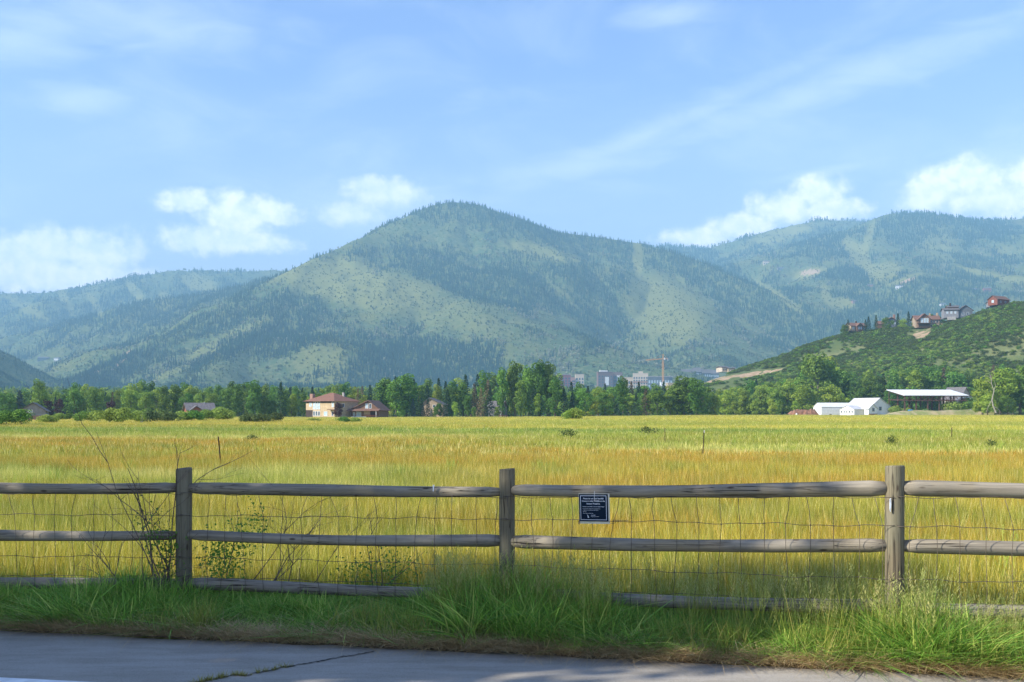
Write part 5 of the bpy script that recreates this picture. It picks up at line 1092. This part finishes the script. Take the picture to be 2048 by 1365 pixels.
body(GRY, A, -9, 0, 0, 9, 5.5, 6.8, 'x'); gable('roof', ROOFG, A, -9, 0, 0, 9, 5.5, 7.0, 'x', .7); body(BLUG, A, .1, 9, 1, 9, 5.2, 8.2, 'y', nm='gable_wing'); gable('wing_roof', ROOFG, A, .1, 9, 1, 9, 5.2, 8.4, 'y', .8); body(BRN, A, -6, 1, 4, 9.5, 7.8, nm='upper_storey', z=6.5); gable('upper_roof', ROOFG, A, -6, 1, 4, 9.5, 7.8, 8.8, 'x', .6)
for x in (-7, -4.5, -2): win(A, x, 0, 2.8, 1.3, 1.6, glass=CURT)
for x in (3, 6): win(A, x, 1, 1.6, 1.4, 2.2)
box('base', CON, A, (-7, -2, -2.2, -.1, -1.5, .6)); box('chimney', DBR, A, (-4.6, -3.6, 5, 6, 7.6, 10.4))
A = bld('hill_house', 2007, 611, 664, 30, 'red-brown hillside house highest up at the edge of the ridge')
body(REDB, A, -6.5, 6.5, 0, 7, 4.0, 6.2, 'x'); gable('roof', ROOFB, A, -6.5, 6.5, 0, 7, 4.0, 6.4, 'x', .6); win(A, -3, 0, 1.4, 1.4, 1.4); win(A, 2, 0, 1.4, 1.4, 1.4); win(A, -6.5, 3.4, 1.6, 1.6, 1.8, 'l', CURT)
A = bld('hill_cabin', 1987, 614, 668, 0, 'low pale annex just below the red-brown hillside house'); body(GRY, A, -2.6, 2.6, 0, 5, 2.6, 3.5, 'x'); gable('roof', ROOFG, A, -2.6, 2.6, 0, 5, 2.6, 3.6, 'x', .5); win(A, 0, 0, .9, 1.6, 1.2, glass=CURT)
HT_ = [(1696, 640, 668, 'spruce'), (1737, 634, 668, 'spruce'), (1752, 631, 664, 'spruce'), (1731, 640, 668, 'spruce'), (1775, 634, 662, 'broad'), (1796, 628, 664, 'spruce'), (1805, 636, 664, 'broad_light'), (1817, 624, 660, 'spruce'), (1828, 636, 660, 'poplar'), (1865, 628, 655, 'broad'), (1878, 632, 655, 'broad'), (1888, 640, 655, 'spruce'), (1896, 613, 650, 'poplar_light'), (1908, 640, 650, 'broad'), (1975, 606, 632, 'spruce'), (1968, 616, 634, 'broad'), (2030, 600, 620, 'broad'), (1690, 648, 672, 'broad'), (1842, 640, 662, 'broad')]
for i, (px_, t, bp, k) in enumerate(HT_):
    d = 690+(1850-px_)*.12
    plant(k, px_, t, bp+6, d, 1.05, '%s on the houses\' ridge, %s counting up the slope' % (DESC[k], ORD[i] if i < 18 else 'nineteenth'), 'tree', 'trees around the hillside houses')
# ---- the town under the mountain
def block(px0, px1, ptop, pbot, d, m, label, rows, cols, roof=None, rz=0, glass=GLS, nm='town_building', fr=None, ww=.62):
    ptop += 4 if d > 1900 and nm == 'town_building' else 0; s = d/F; W_ = (px1-px0)*s; H_ = (pbot-ptop)*s; A = empty(nm, wp((px0+px1)/2, pbot, d), R(rz), label=label, cat='building')
    body(m, A, -W_/2, W_/2, 0, 16, H_*.9 if roof == 'g' else H_)
    if roof == 'g': gable('roof', ROOFG, A, -W_/2, W_/2, 0, 16, H_*.9, H_*1.12, 'x', 1, .4)
    else: box('parapet', roof or m, A, (-W_/2-.3, W_/2+.3, -.3, 16.3, H_+.01, H_+1.2))
    for r_ in range(rows):
        for c_ in range(cols):
            win(A, -W_/2+W_*(c_+.5)/cols, 0, H_*(.25+.62*r_/max(1, rows)), W_/cols*ww, H_/max(rows, 2)*.42, glass=glass, frame=fr or GRY, fw=.12)
    return A, W_, H_
A, W_, H_ = block(1116, 1142, 746, 782, 2050, MAR, 'maroon block of flats, farthest from the tower crane', 4, 4, CON, 12, GLS)
block(1142, 1152, 752, 782, 2080, pm_('pink_wall', (.45, .28, .26)), 'narrow pinkish annex joined to the maroon block', 3, 1)
block(1151, 1168, 746, 782, 2060, CREAM, 'small white building beside the maroon block', 3, 3, CREAM, 0, GLS)
A, W_, H_ = block(1196, 1226, 741, 782, 2040, pm_('brick_dark', (.20, .13, .12)), 'dark brick building topped by a white rooftop box', 4, 5, None, 6); box('penthouse', WHT, A, (-W_*.35, W_*.15, 2, 10, H_+1.21, H_+4)); box('sign_panel', WHT, A, (-1, 7, -.4, -.32, H_*.3, H_*.75))
A, W_, H_ = block(1226, 1245, 742, 782, 2060, pm_('brick_dark2', (.24, .17, .16)), 'dark brick wing with a bright white panel, nearer the crane', 3, 2); box('sign_panel', WHT, A, (-2, 5, -.4, -.32, H_*.4, H_*.85))
block(1246, 1266, 752, 784, 2030, CREAM, 'low cream building before the big cream hotel', 2, 4, None, 0, GLS)
A, W_, H_ = block(1266, 1296, 744, 784, 2010, CREAM, 'large cream hotel with stepped rooftop beside the crane', 4, 6, None, -6, GLS); box('tower', CREAM, A, (-4, 5, 1, 9, H_+1.21, H_+5)); box('awning', BRICK, A, (-W_/2, W_/2, -.9, -.31, H_*.5, H_*.58))
block(1296, 1345, 750, 784, 2000, BLUG, 'long dark slate building at the foot of the crane', 2, 9, CON, 0, CURT)
block(1322, 1336, 762, 784, 1950, WHT, 'small white box building below the long slate one', 1, 2)
for i, (a, b_, t, lab) in enumerate(((1342, 1364, 742, 'blue-grey lodge first beyond the crane'), (1364, 1386, 739, 'blue-grey lodge second beyond the crane'), (1386, 1402, 736, 'tallest blue-grey lodge beyond the crane'), (1404, 1422, 739, 'blue-grey lodge with a pale stair shaft'), (1422, 1438, 740, 'last blue-grey lodge before the hill'))):
    block(a, b_, t, 776, 2350, BLUG, lab, 3, 4, 'g', (-5, 4, 0, 6, -4)[i], CURT)
block(1444, 1456, 734, 744, 1000, CREAM, 'cream house on the toe of the hill, nearer the crane', 1, 2, 'g', 10, GLS, 'toe_house'); block(1457, 1470, 736, 744, 985, TAN, 'tan house on the toe of the hill, farther from the crane', 1, 3, 'g', -8, GLS, 'toe_house')
block(1336, 1358, 768, 782, 1150, pm_('sand_wall', (.50, .40, .28)), 'low sand-coloured roof showing over the trees below the lodges', 1, 3, None, 0, GLS)
# tower crane
cd_ = 1980; s = cd_/F; A = empty('tower_crane', wp(1326, 784, cd_), 0, label='orange tower crane rising above the distant town', cat='crane')
def lattice(nm, a, b_, w_, n_, par):
    a, b_ = Vector(a), Vector(b_); B = MB(); d = (b_-a).normalized(); u = Vector((0, 1, 0)); v = d.cross(u).normalized()
    cs = [u*w_/2+v*w_/2, u*w_/2-v*w_/2, -u*w_/2-v*w_/2, -u*w_/2+v*w_/2]
    for c_ in cs: B.bar(a+c_, b_+c_, .42)
    for i in range(n_):
        p, q = a.lerp(b_, i/n_), a.lerp(b_, (i+1)/n_)
        for j in range(4): B.bar(p+cs[j], q+cs[(j+1) % 4], .26); B.bar(p+cs[j], p+cs[(j+1) % 4], .26)
    return B.build(nm, ORG, par)
Z = lambda py: (784-py)*s
lattice('mast', (0, 0, 0), (0, 0, Z(720)), 3.0, 18, A); lattice('jib', (-34*s, 0, Z(720.5)), (0, 0, Z(718)), 1.6, 16, A); lattice('counter_jib', (0, 0, Z(718)), (10*s, 0, Z(718)), 1.8, 6, A); lattice('apex', (0, 0, Z(718)), (0, 0, Z(709)), 1.2, 5, A)
box('cab', WHT, A, (1.6, 4.2, -2.6, -.9, Z(720), Z(716))); box('counterweight', CON, A, (8*s, 10.5*s, -1.5, 1.5, Z(722), Z(717.5)))
B = MB(); B.bar((0, 0, Z(709)), (-22*s, 0, Z(718.5)), .25); B.bar((0, 0, Z(709)), (9*s, 0, Z(717)), .25); B.build('tie_rod', ORG, A)
B = MB(); B.bar((-12*s, 0, Z(719)), (-12*s, 0, Z(740)), .14); B.build('hoist_cable', DBR, A)
# ---- scattered houses on the slopes under the far ski runs
def onterr(px, py, lo=1400, hi=6000):
    d = np.arange(lo, hi, 10.0); z, _ = terrain((px-1024)/F*d, d); k = np.nonzero(z >= EYE+(HZ-py)/F*d)[0]
    return float(d[k[0]]) if len(k) else None
for i, (px_, py_, w_, m_, lab) in enumerate(((1800, 577, 16, WHT, 'pale lodge at the foot of the lower ski run'), (1741, 575, 10, BRICK, 'brownish chalet on the slope between the two lit ski runs'), (1888, 613, 12, WHT, 'whitish chalet on the far slope above the hillside houses'), (1710, 607, 9, BRICK, 'tiny brown chalet beside the small lower clearing'), (1950, 583, 22, GRY, 'row-like grey lodge on the far slope above the highest hill house'), (1975, 582, 14, MAR, 'maroon chalet at the end of the far grey lodge'), (1533, 528, 12, CREAM, 'pale chalet high on the far slope above the long ridge'), (1562, 541, 12, GRY, 'grey chalet under the pale high one'), (86, 721, 20, BLUG, 'dark long lodge in the valley behind the shaded slope'), (112, 722, 10, WHT, 'small white house next to the dark valley lodge'), (155, 758, 9, WHT, 'tiny white building low in the valley above the treeline'))):
    d = onterr(px_, py_)
    if d: block(px_-w_/2, px_+w_/2, py_-6, py_+3, d-6, m_, lab, 1, 3, 'g', (i*37) % 30-15, GLS, 'slope_lodge')
